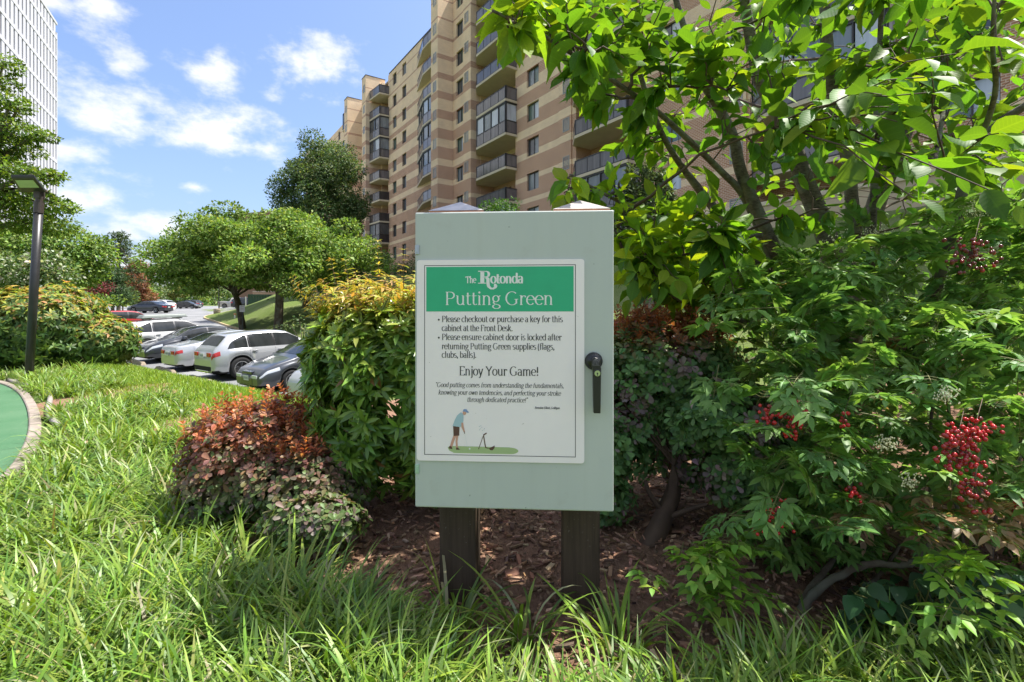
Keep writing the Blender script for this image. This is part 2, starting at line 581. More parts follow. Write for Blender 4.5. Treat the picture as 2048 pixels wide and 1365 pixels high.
# ------------------------------------------------------------------ terrain
def sst(x, a, b):
    t = np.clip((np.asarray(x, float) - a) / (b - a), 0, 1)
    return t * t * (3 - 2 * t)
ROW0 = np.array((-10.5, 17.4)); ROWD = np.array((-.788, .616)); ROWN = np.array((-.616, -.788))
UX = np.array((.5634, -.8262)); UY = np.array((.8262, .5634))   # along the apartment facade / into it
def s_of(x, y): return (x - ROW0[0]) * ROWN[0] + (y - ROW0[1]) * ROWN[1]
def q_of(x, y): return 24.24 - (x * UY[0] + y * UY[1])
def gz(x, y):
    x = np.asarray(x, float); y = np.asarray(y, float)
    zl = np.interp(y, [0, 14, 20, 40, 63, 90, 126, 200, 900], [-1.5, -1.46, -1.18, -.05, 1.2, 1.8, 3.0, 4.5, 10])
    s = s_of(x, y)
    near = zl * (1 - sst(s, .3, 4.4)) * sst(-x, .8, 3.5)
    w = sst(y, 24, 42) * sst(-x, -4, 6)
    z = near * (1 - w) + zl * w
    hill = 4.6 * (1 - sst(q_of(x, y), 3.0, 19.5))
    far = 1 - sst(y, 75, 110)
    return z + hill * far
def gz1(x, y): return float(gz(x, y))
def sheet(name, xs, ys, mat, off=0.0, T=None):
    A, B = np.meshgrid(xs, ys, indexing='ij')
    X, Y = (A, B) if T is None else T(A, B)
    V = np.stack([X, Y, gz(X, Y) + off], -1)
    me = grid_mesh(name, V, mat)
    return tag(link(name, me), kind='structure')
def nonuni(lo, hi, c, n, p=2.2):
    t = np.linspace(-1, 1, n); t = np.sign(t) * np.abs(t) ** p
    return np.where(t < 0, c + t * (c - lo), c + t * (hi - c))
sheet('ground', nonuni(-620, 420, -5, 430, 3.2), nonuni(-25, 1200, 6, 430, 3.2), MAT['lawn_soil'], -.02)

# asphalt of the car park: in row coordinates (distance in front of the bumpers, along the row)
def rowT(A, B): return ROW0[0] + A * ROWN[0] + B * ROWD[0], ROW0[1] + A * ROWN[1] + B * ROWD[1]
def lotT(A, B):
    Y = A
    left = np.maximum(-10.5 - (.30 + (Y - 17.4) * .788) / .616, -.84 * Y)
    right = np.interp(Y, [8, 15, 30, 60, 90, 125], [-3.0, -5, -11, -27, -44, -66])
    left = np.minimum(left, right - .2)
    return left + (right - left) * B, Y
sheet('car_park', np.concatenate([np.linspace(9, 40, 60), np.linspace(41, 124, 50)]), np.linspace(0, 1, 60), MAT['asphalt'], .012, lotT)

# raised lawn island with its kerb
def island():
    edge = [P(408, 641, 52), P(430, 634, 58), P(470, 626, 64), P(520, 617, 70), P(575, 606, 78), P(640, 600, 70), P(700, 610, 45),
            P(690, 640, 25), P(640, 672, 24.5), P(600, 668, 26.5), P(560, 662, 29), P(510, 657, 34), P(460, 653, 40), P(425, 648, 47)]
    e = [Vector((p.x, p.y)) for p in edge]
    out = []
    n = len(e)
    for i in range(n):           # Catmull-Rom smooth outline
        p0, p1, p2, p3 = e[i - 1], e[i], e[(i + 1) % n], e[(i + 2) % n]
        for k in range(6):
            t = k / 6
            out.append(.5 * ((2 * p1) + (p2 - p0) * t + (2 * p0 - 5 * p1 + 4 * p2 - p3) * t * t + (3 * p1 - p0 - 3 * p2 + p3) * t ** 3))
    c = sum(out, Vector((0, 0))) / len(out)
    rings = np.linspace(1, .02, 14)
    V = np.array([[(c.x + (p.x - c.x) * r, c.y + (p.y - c.y) * r) for p in out + out[:1]] for r in rings])
    Z = gz(V[..., 0], V[..., 1]) + .13 + (1 - rings)[:, None] * 1.5
    tag(link('lawn_island', grid_mesh('lawn_island', np.dstack([V, Z]), MAT['lawn_soil'])), kind='structure')
    prof = [(1.006, -.1), (1.006, .15), (.995, .16), (.984, .16), (.98, .05)]
    V = np.array([[(c.x + (p.x - c.x) * r, c.y + (p.y - c.y) * r) for p in out + out[:1]] for r, _ in prof])
    Z = gz(V[..., 0], V[..., 1]) + np.array([h for _, h in prof])[:, None]
    tag(link('kerb', grid_mesh('kerb', np.dstack([V, Z]), MAT['kerb_yellow'], False)), kind='structure')
island()

# planting bed with bark mulch, and the bare patch further left
sheet('mulch_bed', np.linspace(-1.7, 6.0, 100), np.linspace(.6, 6.5, 80), MAT['mulch_soil'], .006)
def patch(name, c, rx, ry, mat, off):
    a = np.linspace(0, 2 * math.pi, 40); r = np.linspace(.03, 1, 8)
    rr = 1 + .18 * np.sin(a * 3 + 1) + .10 * np.sin(a * 5); rr[-1] = rr[0]
    X = c[0] + rx * r[:, None] * (np.cos(a) * rr)[None]; Y = c[1] + ry * r[:, None] * (np.sin(a) * rr)[None]
    return tag(link(name, grid_mesh(name, np.stack([X, Y, gz(X, Y) + off], -1), mat)), kind='structure')
patch('mulch_patch', (-2.95, 4.75), .42, .75, MAT['mulch_soil'], .012)
patch('mulch_patch_by_lamp', (-5.05, 6.0), .55, 1.5, MAT['mulch_soil'], .014)
patch('mulch_patch_under_shrub', (-8.2, 11.0), 2.2, .7, MAT['mulch_soil'], .014)

# putting green: an arc of artificial turf with a stone edge
gpts = [P(-260, 1120, 2.2), P(-60, 1010, 2.78), P(20, 970, 3.1), P(62, 915, 3.69), P(76, 860, 4.57), P(66, 815, 5.67), P(42, 785, 6.75), P(0, 768, 7.55), P(-80, 755, 8.3), P(-200, 748, 8.8)]
gl = [Vector((p.x - .085, p.y, 0)) for p in gpts]
def smooth_line(pts, k=8):
    out = []
    n = len(pts)
    for i in range(n - 1):
        p0, p1, p2, p3 = pts[max(i - 1, 0)], pts[i], pts[i + 1], pts[min(i + 2, n - 1)]
        for j in range(k):
            t = j / k
            out.append(.5 * ((2 * p1) + (p2 - p0) * t + (2 * p0 - 5 * p1 + 4 * p2 - p3) * t * t + (3 * p1 - p0 - 3 * p2 + p3) * t ** 3))
    return out + [pts[-1]]
gline = smooth_line(gl)
def green():
    b = MB()
    c = Vector((-11.0, 5.0, 0))
    rings = np.linspace(1, .05, 6)
    V = np.array([[(c.x + (p.x - c.x) * r, c.y + (p.y - c.y) * r, .022) for p in gline] for r in rings])
    tag(link('putting_green', grid_mesh('putting_green', V, MAT['turf'])), kind='structure')
    stone = plain('edge_stone', (.27, .225, .185), .9, var=.28, scale=9, bump=.4)
    root = tag(empty('edging', (gline[30].x, gline[30].y, 0)), kind=None)
    tag(root, 'curved grey stone edging around the artificial putting green', 'edging')
    lens = 0.0; seg = []; L = .42
    acc = [gline[0]]
    for a, bb in zip(gline[:-1], gline[1:]):
        acc.append(bb); lens += (bb - a).length
        if lens >= L:
            seg.append(acc); acc = [bb]; lens = 0
    for sgm in seg:
        m = MB()
        W, H = .085, .045
        pts = []
        g = .004
        for i, p in enumerate(sgm):
            t = (sgm[min(i + 1, len(sgm) - 1)] - sgm[max(i - 1, 0)]).normalized()
            n = Vector((t.y, -t.x, 0))
            if (p + n - c).length < (p - n - c).length: n = -n
            q = p + t * (g if i == 0 else -g if i == len(sgm) - 1 else 0)
            for off, h in ((0, -.02), (0, H - .008), (.01, H), (W - .012, H), (W, H - .01), (W, -.02)):
                pts.append(q + n * off + Vector((0, 0, h)))
        fs = []
        k = 6
        for i in range(len(sgm) - 1):
            for j in range(k - 1):
                fs.append((i * k + j, i * k + j + 1, (i + 1) * k + j + 1, (i + 1) * k + j))
        fs.append(tuple(range(k))); fs.append(tuple(range((len(sgm) - 1) * k + k - 1, (len(sgm) - 1) * k - 1, -1)))
        m.add(pts, fs)
        m.build('stone', stone, root, world=True)
    h = MB()
    hp = []
    for i, p in enumerate(gline[22:70]):
        t = (gline[min(23 + i, len(gline) - 1)] - p).normalized() if 23 + i < len(gline) else t
        n = Vector((t.y, -t.x, 0))
        if (p + n - c).length < (p - n - c).length: n = -n
        hp.append(p + n * (.20 + .05 * math.sin(i * .35)) + Vector((0, 0, .035)))
    h.tube(hp, .027, 10)
    o = h.build('drain_pipe', plain('pipe_grey', (.30, .27, .24), .7, var=.2), None, True)
    tag(o, 'grey corrugated drain pipe lying along the edge of the putting green', 'pipe')
green()
# ------------------------------------------------------------------ lettering: a small high-contrast serif face drawn as strokes
def arc(cx, cy, rx, ry, a0, a1, n=14):
    return [(cx + rx * math.cos(R(a0 + (a1 - a0) * i / n)), cy + ry * math.sin(R(a0 + (a1 - a0) * i / n))) for i in range(n + 1)]
X_ = .50; CAP = .70; ASC = .74
def stem(x, y0, y1, s0=1, s1=1, k=.075):
    o = [('s', [(x, y0), (x, y1)])]
    if s0: o.append(('h', [(x - k * (s0 != 3), y0), (x + k * (s0 != 2), y0)]))
    if s1: o.append(('h', [(x - k * (s1 != 3), y1), (x + k * (s1 != 2), y1)]))
    return o
def S(*pts): return [('s', list(pts))]
def C(pts): return [('s', pts)]
def H(x0, x1, y): return [('h', [(x0, y), (x1, y)])]
def DOT(x, y, r=.06): return [('d', [(x, y, r)])]
def glyphs():
    g = {}
    bowl = lambda cx, r=.2: C(arc(cx, .25, r, .25, 0, 360, 26))
    g['a'] = (.44, C(arc(.19, .36, .14, .14, 155, 0, 10) + [(.33, .08)] + arc(.39, .06, .06, .06, 180, 290, 5)) + C(arc(.18, .14, .13, .14, 50, 330, 14)) )
    g['b'] = (.50, stem(.10, 0, ASC, 0, 2) + bowl(.27, .18))
    g['c'] = (.42, C(arc(.24, .25, .19, .25, 48, 315, 20)))
    g['d'] = (.50, stem(.40, 0, ASC, 3, 2) + bowl(.23, .18))
    g['e'] = (.44, C(arc(.23, .25, .19, .25, 5, 318, 22)) + H(.05, .41, .27))
    g['f'] = (.30, C([(.13, 0), (.13, .55)] + arc(.24, .56, .11, .18, 180, 60, 8)) + H(.03, .27, X_ - .02) + H(.05, .21, 0))
    g['g'] = (.46, C(arc(.21, .33, .15, .17, 0, 360, 20)) + C([(.12, .19), (.09, .10), (.15, .04), (.30, .01)] + arc(.24, -.10, .18, .11, 60, -240, 18)) + S((.33, .43), (.44, .50)))
    g['h'] = (.52, stem(.11, 0, ASC, 1, 2) + C([(.11, .34)] + arc(.25, .33, .14, .17, 150, 0, 8) + [(.39, 0)]) + H(.32, .46, 0))
    g['i'] = (.24, stem(.12, 0, X_, 1, 2) + DOT(.12, .67))
    g['j'] = (.22, C([(.13, X_), (.13, -.08)] + arc(.04, -.09, .09, .12, 0, -110, 7)) + H(.05, .13, X_) + DOT(.13, .67))
    g['k'] = (.48, stem(.10, 0, ASC, 1, 2) + S((.36, X_), (.12, .22)) + S((.20, .29), (.40, 0)) + H(.28, .43, X_) + H(.33, .48, 0))
    g['l'] = (.24, stem(.12, 0, ASC, 1, 2))
    g['m'] = (.78, stem(.11, 0, X_, 1, 2) + C([(.11, .34)] + arc(.25, .33, .13, .17, 150, 0, 8) + [(.38, 0)]) + C([(.38, .34)] + arc(.52, .33, .13, .17, 150, 0, 8) + [(.65, 0)]) + H(.32, .44, 0) + H(.59, .72, 0))
    g['n'] = (.52, stem(.11, 0, X_, 1, 2) + C([(.11, .34)] + arc(.25, .33, .14, .17, 150, 0, 8) + [(.39, 0)]) + H(.32, .46, 0))
    g['o'] = (.47, bowl(.235, .19))
    g['p'] = (.50, stem(.10, -.22, X_, 1, 2) + bowl(.27, .18))
    g['q'] = (.50, stem(.40, -.22, X_, 1, 0) + bowl(.23, .18))
    g['r'] = (.36, stem(.11, 0, X_, 1, 2) + C([(.11, .33)] + arc(.26, .34, .13, .15, 150, 60, 6)) + DOT(.32, .44, .045))
    g['s'] = (.38, C(arc(.19, .375, .13, .125, 40, 250, 12) + arc(.19, .13, .14, .13, 75, -150, 12)))
    g['t'] = (.30, C([(.12, .66), (.12, .12)] + arc(.21, .11, .09, .11, 180, 320, 8)) + H(.02, .27, X_ - .01))
    g['u'] = (.52, C([(.11, X_), (.11, .17)] + arc(.25, .17, .14, .17, 180, 330, 9)) + stem(.40, 0, X_, 3, 2) + H(.03, .11, X_))
    g['v'] = (.46, S((.06, X_), (.23, 0)) + S((.40, X_), (.23, 0)) + H(0, .14, X_) + H(.33, .46, X_))
    g['w'] = (.68, S((.06, X_), (.20, 0)) + S((.34, X_), (.20, 0)) + S((.34, X_), (.48, 0)) + S((.62, X_), (.48, 0)) + H(0, .13, X_) + H(.55, .68, X_))
    g['y'] = (.46, S((.06, X_), (.23, 0)) + C([(.40, X_), (.23, 0), (.16, -.17), (.06, -.2)]) + H(0, .14, X_) + H(.33, .46, X_))
    g['P'] = (.56, stem(.13, 0, CAP) + C([(.13, CAP), (.28, CAP)] + arc(.30, .52, .19, .18, 90, -90, 12) + [(.13, .34)]))
    g['G'] = (.72, C(arc(.36, .35, .30, .36, 48, 312, 26)) + S((.58, .30), (.58, .06)) + H(.48, .68, .30))
    g['F'] = (.52, stem(.13, 0, CAP) + H(.13, .47, CAP) + H(.13, .38, .36) + S((.47, CAP), (.47, .58)))
    g['E'] = (.54, stem(.13, 0, CAP) + H(.13, .48, CAP) + H(.13, .40, .36) + H(.13, .50, 0) + S((.48, CAP), (.48, .60)) + S((.50, 0), (.50, .11)))
    g['D'] = (.66, stem(.13, 0, CAP) + C([(.13, CAP), (.26, CAP)] + arc(.28, .35, .31, .35, 90, -90, 18) + [(.13, 0)]))
    g['Y'] = (.60, S((.06, CAP), (.30, .34)) + S((.54, CAP), (.30, .34)) + stem(.30, 0, .34, 1, 0) + H(0, .15, CAP) + H(.45, .60, CAP))
    g['T'] = (.60, stem(.30, 0, CAP, 1, 0) + H(.04, .56, CAP) + S((.04, CAP), (.04, .56)) + S((.56, CAP), (.56, .56)))
    g['B'] = (.58, stem(.13, 0, CAP) + C([(.13, CAP), (.26, CAP)] + arc(.28, .535, .15, .165, 90, -90, 10) + [(.13, .37)]) + C([(.13, .37), (.28, .37)] + arc(.30, .185, .19, .185, 90, -90, 12) + [(.13, 0)]))
    g['.'] = (.20, DOT(.09, .05)); g[','] = (.20, DOT(.09, .05) + S((.12, .04), (.06, -.11)))
    g['!'] = (.26, S((.13, CAP), (.13, .22)) + DOT(.13, .05)); g['-'] = (.30, H(.04, .26, .24))
    g['('] = (.26, C(arc(.28, .26, .22, .50, 125, 235, 14))); g[')'] = (.26, C(arc(-.02, .26, .22, .50, 55, -55, 14)))
    g['"'] = (.26, S((.08, .74), (.08, .58)) + S((.18, .74), (.18, .58))); g[' '] = (.22, [])
    g['*'] = (.30, DOT(.12, .25, .085))
    return g
GL = glyphs()
def text_width(t, track=0.0): return sum(GL[c][0] + track for c in t)
def text_mesh(m, t, x, z, size, heavy=.05, thin=.016, slant=0.0, width=None, align='l', y=0.0, sx=1.0):
    """letters in the xz plane facing -y; size = font size; width: fit to this width"""
    k = sx
    if width: k = width / (text_width(t) * size)
    if align == 'c': x -= text_width(t) * size * k / 2
    lift = 0
    for ch in t:
        adv, st = GL[ch]
        for kind, pts in st:
            lift += 1
            yy = y - .000004 * (lift % 9)
            def tr(a, b): return (x + (a + slant * b) * size * k, yy, z + b * size)
            if kind == 'd':
                a, b, r = pts[0]
                r = max(r, heavy * .95)
                n = 12
                m.add([tr(a + r / k * math.cos(6.2832 * i / n), b + r * math.sin(6.2832 * i / n)) for i in range(n)], [tuple(range(n))])
                continue
            n = len(pts); L = []; Rr = []
            for i, (a, b) in enumerate(pts):
                a0, b0 = pts[max(i - 1, 0)]; a1, b1 = pts[min(i + 1, n - 1)]
                dx, dy = (a1 - a0) * k, b1 - b0
                l = math.hypot(dx, dy) or 1
                nx, ny = -dy / l, dx / l
                h = thin if kind == 'h' else math.sqrt((heavy * nx) ** 2 + (thin * ny) ** 2)
                L.append(tr(a + nx * h / k, b + ny * h)); Rr.append(tr(a - nx * h / k, b - ny * h))
            m.add(L + Rr, [(n + i, n + i + 1, i + 1, i) for i in range(n - 1)])
        x += adv * size * k

# ------------------------------------------------------------------ the cabinet, its sign and its two posts
def cabinet():
    M = MAT
    pl = Vector((-.301, 1.5674)); pr = Vector((.308, 1.5284))
    rz = math.atan2(pr.y - pl.y, pr.x - pl.x)
    W = (pr - pl).length; Z0, Z1 = .4498, 1.3642
    mid = (pl + pr) / 2
    root = empty('cabinet', (mid.x, mid.y, Z0), rz, 'pale grey-green steel cabinet on two posts with a printed putting sign on its door', 'cabinet')
    Hc = Z1 - Z0; w = W / 2; dep = .205
    paint = M['cabinet_paint']
    # local: x along the door, y away from the camera, z up from the cabinet's bottom
    b = MB(); b.box(-w + .006, w - .006, .022, dep, .004, Hc - .004); body = b.build('body', paint, root, bevel=.004)
    b = MB(); b.box(-w, w, 0, .0195, 0, Hc); door = b.build('door', paint, root, bevel=.0045, seg=3)
    b = MB(); b.box(-w + .012, w - .012, .0195, .0222, .012, Hc - .012); b.build('gasket', M['black_plastic'], root)
    b = MB(); b.box(-w - .004, w + .004, .02, dep + .01, Hc - .0035, Hc + .004); b.build('drip_edge', paint, root, bevel=.002)
    U = lambda px: (px - 829.7) / 397.6 * W - w
    def Vv(py, px=1000):       # picture row -> height above the cabinet's bottom, allowing for the slight turn
        t = (px - 829.7) / 397.6
        return Hc * (1 - (py - (426 - 6 * t)) / (589 + 15 * t))
    for py, lb in ((499, 'zinc'), (941, 'pale green')):
        b = MB(); x = U(835)
        b.box(x - .0075, x + .0055, -.004, .004, Vv(py + 9), Vv(py - 9)); b.box(x - .0045, x + .0025, -.0055, -.004, Vv(py + 6), Vv(py - 6))
        hm = plain('hinge_zinc', (.42, .46, .50), .35, .6) if lb == 'zinc' else plain('hinge_green', (.36, .52, .38), .45)
        b.build('hinge', hm, root, bevel=.001)
    # sign panel
    x0, x1 = U(834), U(1169.5); z1, z0 = Vv(520, 1000), Vv(923.5, 1000)
    sx = (x0 + x1) / 2
    poly = []
    r = .009
    for cx, cz, a in ((x1 - r, z1 - r, 0), (x0 + r, z1 - r, 90), (x0 + r, z0 + r, 180), (x1 - r, z0 + r, 270)):
        poly += [(cx + r * math.cos(R(a + i * 18)), cz + r * math.sin(R(a + i * 18))) for i in range(6)]
    b = MB(); b.prism_y(poly[::-1], -.0045, -.0008)
    def sign_white():
        k = NB('sign_white'); v = k.coord()
        n = k.noise(v, 9, 5, .6); n2 = k.noise(v, 70, 2, .5)
        c = k.mix(k.rng(n, .3, .7), (.84, .765, .77), (.88, .80, .80))
        c = k.mix(k.rng(n2, .76, .79, 0, .5), c, (.25, .20, .15))
        return k.done(k.pbr(c, .5, 0, .35))
    sign = b.build('sign_panel', sign_white(), root)
    yb = -.0048
    b = MB()
    bx0, bx1, bz1, bz0 = U(849.5), U(1152.5), Vv(530.5, 1000), Vv(911.5, 1000)
    t = .0019
    for a in ((bx0, bx1, bz1 - t, bz1), (bx0, bx1, bz0, bz0 + t), (bx0, bx0 + t, bz0 + t, bz1 - t), (bx1 - t, bx1, bz0 + t, bz1 - t)):
        b.add([(a[0], yb, a[2]), (a[1], yb, a[2]), (a[1], yb, a[3]), (a[0], yb, a[3])], [(0, 1, 2, 3)])
    b.build('border', M['ink'], sign)
    b = MB(); gx0, gx1, gz1_, gz0_ = U(853.5), U(1148.5), Vv(534, 1000), Vv(623.5, 1000)
    b.add([(gx0, yb, gz0_), (gx1, yb, gz0_), (gx1, yb, gz1_), (gx0, yb, gz1_)], [(0, 1, 2, 3)])
    b.build('banner', plain('banner_green', (.025, .40, .20), .5, var=.04, scale=20), sign)
    white = plain('lettering_white', (.76, .76, .74), .5)
    yt = yb - .0004
    PX = W / 397.6                                       # metres per picture pixel on the door
    def line(name, txt, px, base, capheight, width, mat, heavy, thin, slant=0, align='l', xh=None):
        m = MB()
        size = capheight * PX / CAP
        text_mesh(m, txt, U(px), Vv(base, 1000), size, heavy, thin, slant, width * PX if width else None, align, yt)
        return m.build(name, mat, sign)
    line('lettering', 'The', 933.5, 566.5, 13, 21, white, .055, .022)
    # the logo word: a tall swash initial and condensed letters
    m = MB()
    def sw(pts, a, bth):
        n = len(pts); Lp = []; Rp = []
        for i, (px, py) in enumerate(pts):
            p0 = pts[max(i - 1, 0)]; p1 = pts[min(i + 1, n - 1)]
            dx, dy = p1[0] - p0[0], p1[1] - p0[1]; l = math.hypot(dx, dy) or 1
            nx, ny = -dy / l, dx / l
            h = math.sqrt((a * nx) ** 2 + (bth * ny) ** 2)
            Lp.append((U(px + nx * h), yt, Vv(py + ny * h, 1000))); Rp.append((U(px - nx * h), yt, Vv(py - ny * h, 1000)))
        m.add(Lp + Rp, [(i, i + 1, n + i + 1, n + i) for i in range(n - 1)])
    sw([(967, 543), (967, 567)], 4.0, 1)
    sw([(958.5, 543.2), (972, 543.2)], 1, .9); sw([(958.5, 567), (974, 567)], 1, .9)
    sw([(968, 543.4), (974, 543.4)] + [(974 + 6.2 * math.sin(R(a)), 549 - 5.6 * math.cos(R(a))) for a in range(0, 181, 15)] + [(969, 554.6)], 2.6, .9)
    sw([(975, 555), (978.4, 559), (978.2, 566), (979.5, 573), (984, 577.5), (989, 578), (993, 575), (994.5, 571)], 3.4, 1.5)
    n = 12
    m.add([(U(993 + 3 * math.cos(6.2832 * i / n)), yt - .00001, Vv(571 + 3 * math.sin(6.2832 * i / n), 1000)) for i in range(n)], [tuple(range(n - 1, -1, -1))])
    text_mesh(m, 'otonda', U(983.5), Vv(567, 1000), 27 * PX, .075, .024, 0, 65.5 * PX, 'l', yt - .00003)
    m.build('lettering', white, sign)
    line('lettering', 'Putting Green', 891, 610, 25.5, 218, white, .044, .015)
    ink = M['ink']
    rows = [('Please checkout or purchase a key for this', 885, 644.5, 242), ('cabinet at the Front Desk.', 885, 662.5, 143),
            ('Please ensure cabinet door is locked after', 885, 680.5, 240), ('returning Putting Green supplies (flags,', 885, 699, 226), ('clubs, balls).', 885, 716, 70)]
    for tx, px, base, wd in rows: line('lettering', tx, px, base, 12.0, wd, ink, .046, .018)
    for base in (644, 680):
        m = MB(); n = 12
        m.add([(U(879 + 1.9 * math.cos(6.2832 * i / n)), yt, Vv(base - 4 + 1.9 * math.sin(6.2832 * i / n), 1000)) for i in range(n)], [tuple(range(n - 1, -1, -1))])
        m.build('bullet', ink, sign)
    line('lettering', 'Enjoy Your Game!', 920, 751, 17.5, 160, ink, .044, .016)
    for tx, px, base, wd in (('"Good putting comes from understanding the fundamentals,', 872, 775, 257), ('knowing your own tendencies, and perfecting your stroke', 878, 790, 245),
                             ('through dedicated practice!"', 936, 804, 121)):
        line('lettering', tx, px, base, 9.0, wd, ink, .042, .020, .2)
    line('lettering', '- Brendon Elliott, Golfigan', 1069, 816.5, 4.2, 52, ink, .06, .03, .2)
    # the printed golfer: flat print on the panel
    def shape(name, pts, mat, dz=0.0):
        mm = MB(); pp = [(U(a), yb - .0002 - dz, Vv(c, 1000)) for a, c in pts]
        mm.add(pp, [tuple(range(len(pp)))]); return mm.build(name, mat, sign)
    def ell(cx, cy, rx, ry, a0=0, a1=360, n=22): return [(cx + rx * math.cos(R(a0 + (a1 - a0) * i / n)), cy + ry * math.sin(R(a0 + (a1 - a0) * i / n))) for i in range(n)]
    pr_ = lambda n, c: plain(n, c, .55)
    grassy = pr_('print_green', (.36, .46, .22)); skin = pr_('print_skin', (.58, .31, .23)); blue = pr_('print_blue', (.36, .50, .56))
    brown = pr_('print_brown', (.10, .045, .035)); cap = pr_('print_cap', (.20, .30, .50))
    shape('printed_lawn', [(902, 893), (1020, 894)] + [(1022 + 17 * math.cos(R(a)), 901 + 6.5 * math.sin(R(a))) for a in range(-80, 91, 15)] + [(910, 907), (900, 902), (897, 896)], grassy)
    shape('printed_leg', [(909, 871), (915, 871), (910, 884), (906, 896), (901, 895), (905, 882)], skin, .0001)
    shape('printed_leg', [(914, 871), (919, 871), (917, 884), (918, 899), (914, 899), (913, 884)], skin, .0001)
    shape('printed_shoe', [(901, 893), (905, 894), (907, 899.5), (899, 898)], brown, .0002)
    shape('printed_shoe', [(914, 896), (918, 896), (922, 900.5), (914, 900.5)], brown, .0002)
    shape('printed_shorts', [(908, 852), (921, 854), (920.5, 872), (909, 873)], brown, .0002)
    shape('printed_shirt', [(907, 853), (911, 842), (916, 832), (924, 825), (929, 829), (929, 842), (927, 851), (923, 855)], blue, .0003)
    shape('printed_head', ell(931, 826.5, 3.6, 4.2), skin, .00035)
    shape('printed_cap', [(927.5, 823.5), (929.5, 819), (935, 819), (938, 823), (940.5, 825.5), (937, 826), (934, 824.5)], cap, .0004)
    shape('printed_arm', [(924.5, 846), (928.5, 846), (929.5, 854), (932, 864), (929.5, 865), (925, 855)], skin, .0004)
    shape('printed_grip', [(929.5, 863.5), (931, 863.5), (932.3, 868), (931, 868)], brown, .0005)
    shape('printed_putter', [(931.5, 867), (932.1, 867), (937, 894), (936.4, 894)], pr_('print_pale', (.72, .72, .72)), .0004)
    shape('printed_ball', ell(941.5, 898, 1.7, 1.7), pr_('print_ball', (.75, .76, .75)), .0003)
    shape('printed_bag', [(968.3, 869.5), (975, 865), (976.3, 867), (969.6, 871.7)], brown, .0002)
    shape('printed_bag', [(968.6, 871), (970.5, 871), (973.5, 889), (975, 894.5), (980, 896), (980, 897.5), (973, 896), (971.5, 890)], brown, .0002)
    shape('printed_bag', [(968.3, 872), (969.4, 872), (960, 899), (958.6, 898.7)], brown, .0002)
    shape('printed_club', [(980, 896.5), (992, 890.8), (991.5, 896), (987.5, 900.5), (982.5, 900)], brown, .0002)
    for a, c in ((961, 853), (964, 852), (966, 855), (963, 858), (971, 857), (967, 861), (961.5, 860), (970.5, 860)):
        shape('printed_ball', ell(a, c, .7, .7, n=8), pr_('print_dot', (.25, .36, .42)), .0002)
    # handle with its round boss, lock and lever
    hx, hz = U(1188), Vv(722, 1188)
    hd = empty('handle_mount', (hx, 0, hz), 0, parent=root)
    bpy.data.objects.remove(hd)
    Ry = Matrix.Translation((hx, 0, hz)) @ Matrix.Rotation(R(90), 4, 'X')
    s_ = PX
    b = MB(); b.lathe([(17.5 * s_, 0), (17.5 * s_, 3 * s_), (16.5 * s_, 6 * s_), (13.5 * s_, 8 * s_), (12 * s_, 12 * s_)], 36, Ry)
    hnd = b.build('handle', M['black_plastic'], root, smooth=True)
    b = MB()
    def pz(py): return Vv(py, 1192)
    bx = lambda px: U(px)
    o_ = [(1181, 719), (1183, 714.5), (1188, 712.5), (1193, 714), (1197, 719), (1198.5, 727), (1200, 735), (1199.8, 748), (1198.8, 822), (1185.5, 822), (1184.2, 748), (1184, 740), (1182, 730)]
    b.prism_y([(bx(a), pz(c)) for a, c in o_], -26 * s_, -11 * s_)
    b.build('lever', M['black_plastic'], hnd, bevel=.0025, seg=3)
    b = MB(); b.prism_y([(bx(a), pz(c)) for a, c in ((1183, 729), (1196.5, 729), (1196, 721), (1192, 716.5), (1187, 716.2), (1183.5, 720))][::-1], -27.2 * s_, -25.9 * s_)
    b.build('badge', plain('badge_grey', (.09, .085, .10), .4), hnd, bevel=.0004)
    b = MB()
    for i, ch in enumerate(((( 0, 0), (3, 0), (3, 3), (0, 3), (0, 6), (3, 6)), ((3, 0), (0, 0), (0, 6), (3, 6)), ((0, 0), (3, 0), (3, 6), (0, 6), (0, 3), (3, 3)))):
        for (a0, c0), (a1, c1) in zip(ch[:-1], ch[1:]):
            X0, X1 = sorted((a0, a1)); Z0_, Z1_ = sorted((c0, c1))
            b.box(bx(1184.8 + i * 4 + X0 - .35), bx(1184.8 + i * 4 + X1 + .35), -27.7 * s_, -27.1 * s_, pz(727 - Z0_ + .35), pz(727 - Z1_ - .35))
    b.build('lettering', plain('badge_letter', (.02, .02, .022), .5), hnd)
    Lm = Matrix.Translation((U(1192.5), 0, Vv(743.5, 1192))) @ Matrix.Rotation(R(90), 4, 'X')
    b = MB(); b.lathe([(7.4 * s_, 25 * s_), (7.4 * s_, 27 * s_), (6.2 * s_, 27.6 * s_)], 28, Lm); b.build('lock_ring', M['black_plastic'], hnd, smooth=False)
    b = MB(); b.lathe([(5.6 * s_, 26.5 * s_), (5.6 * s_, 28.4 * s_)], 28, Lm); b.build('lock', plain('lock_brass', (.42, .50, .26), .35, .5), hnd)
    b = MB(); b.lathe([(1.5 * s_, 28 * s_), (1.5 * s_, 28.9 * s_)], 12, Lm); b.box(U(1191.8), U(1193.2), -28.8 * s_, -28 * s_, Vv(748, 1192), Vv(743, 1192)); b.build('keyhole', M['ink'], hnd)

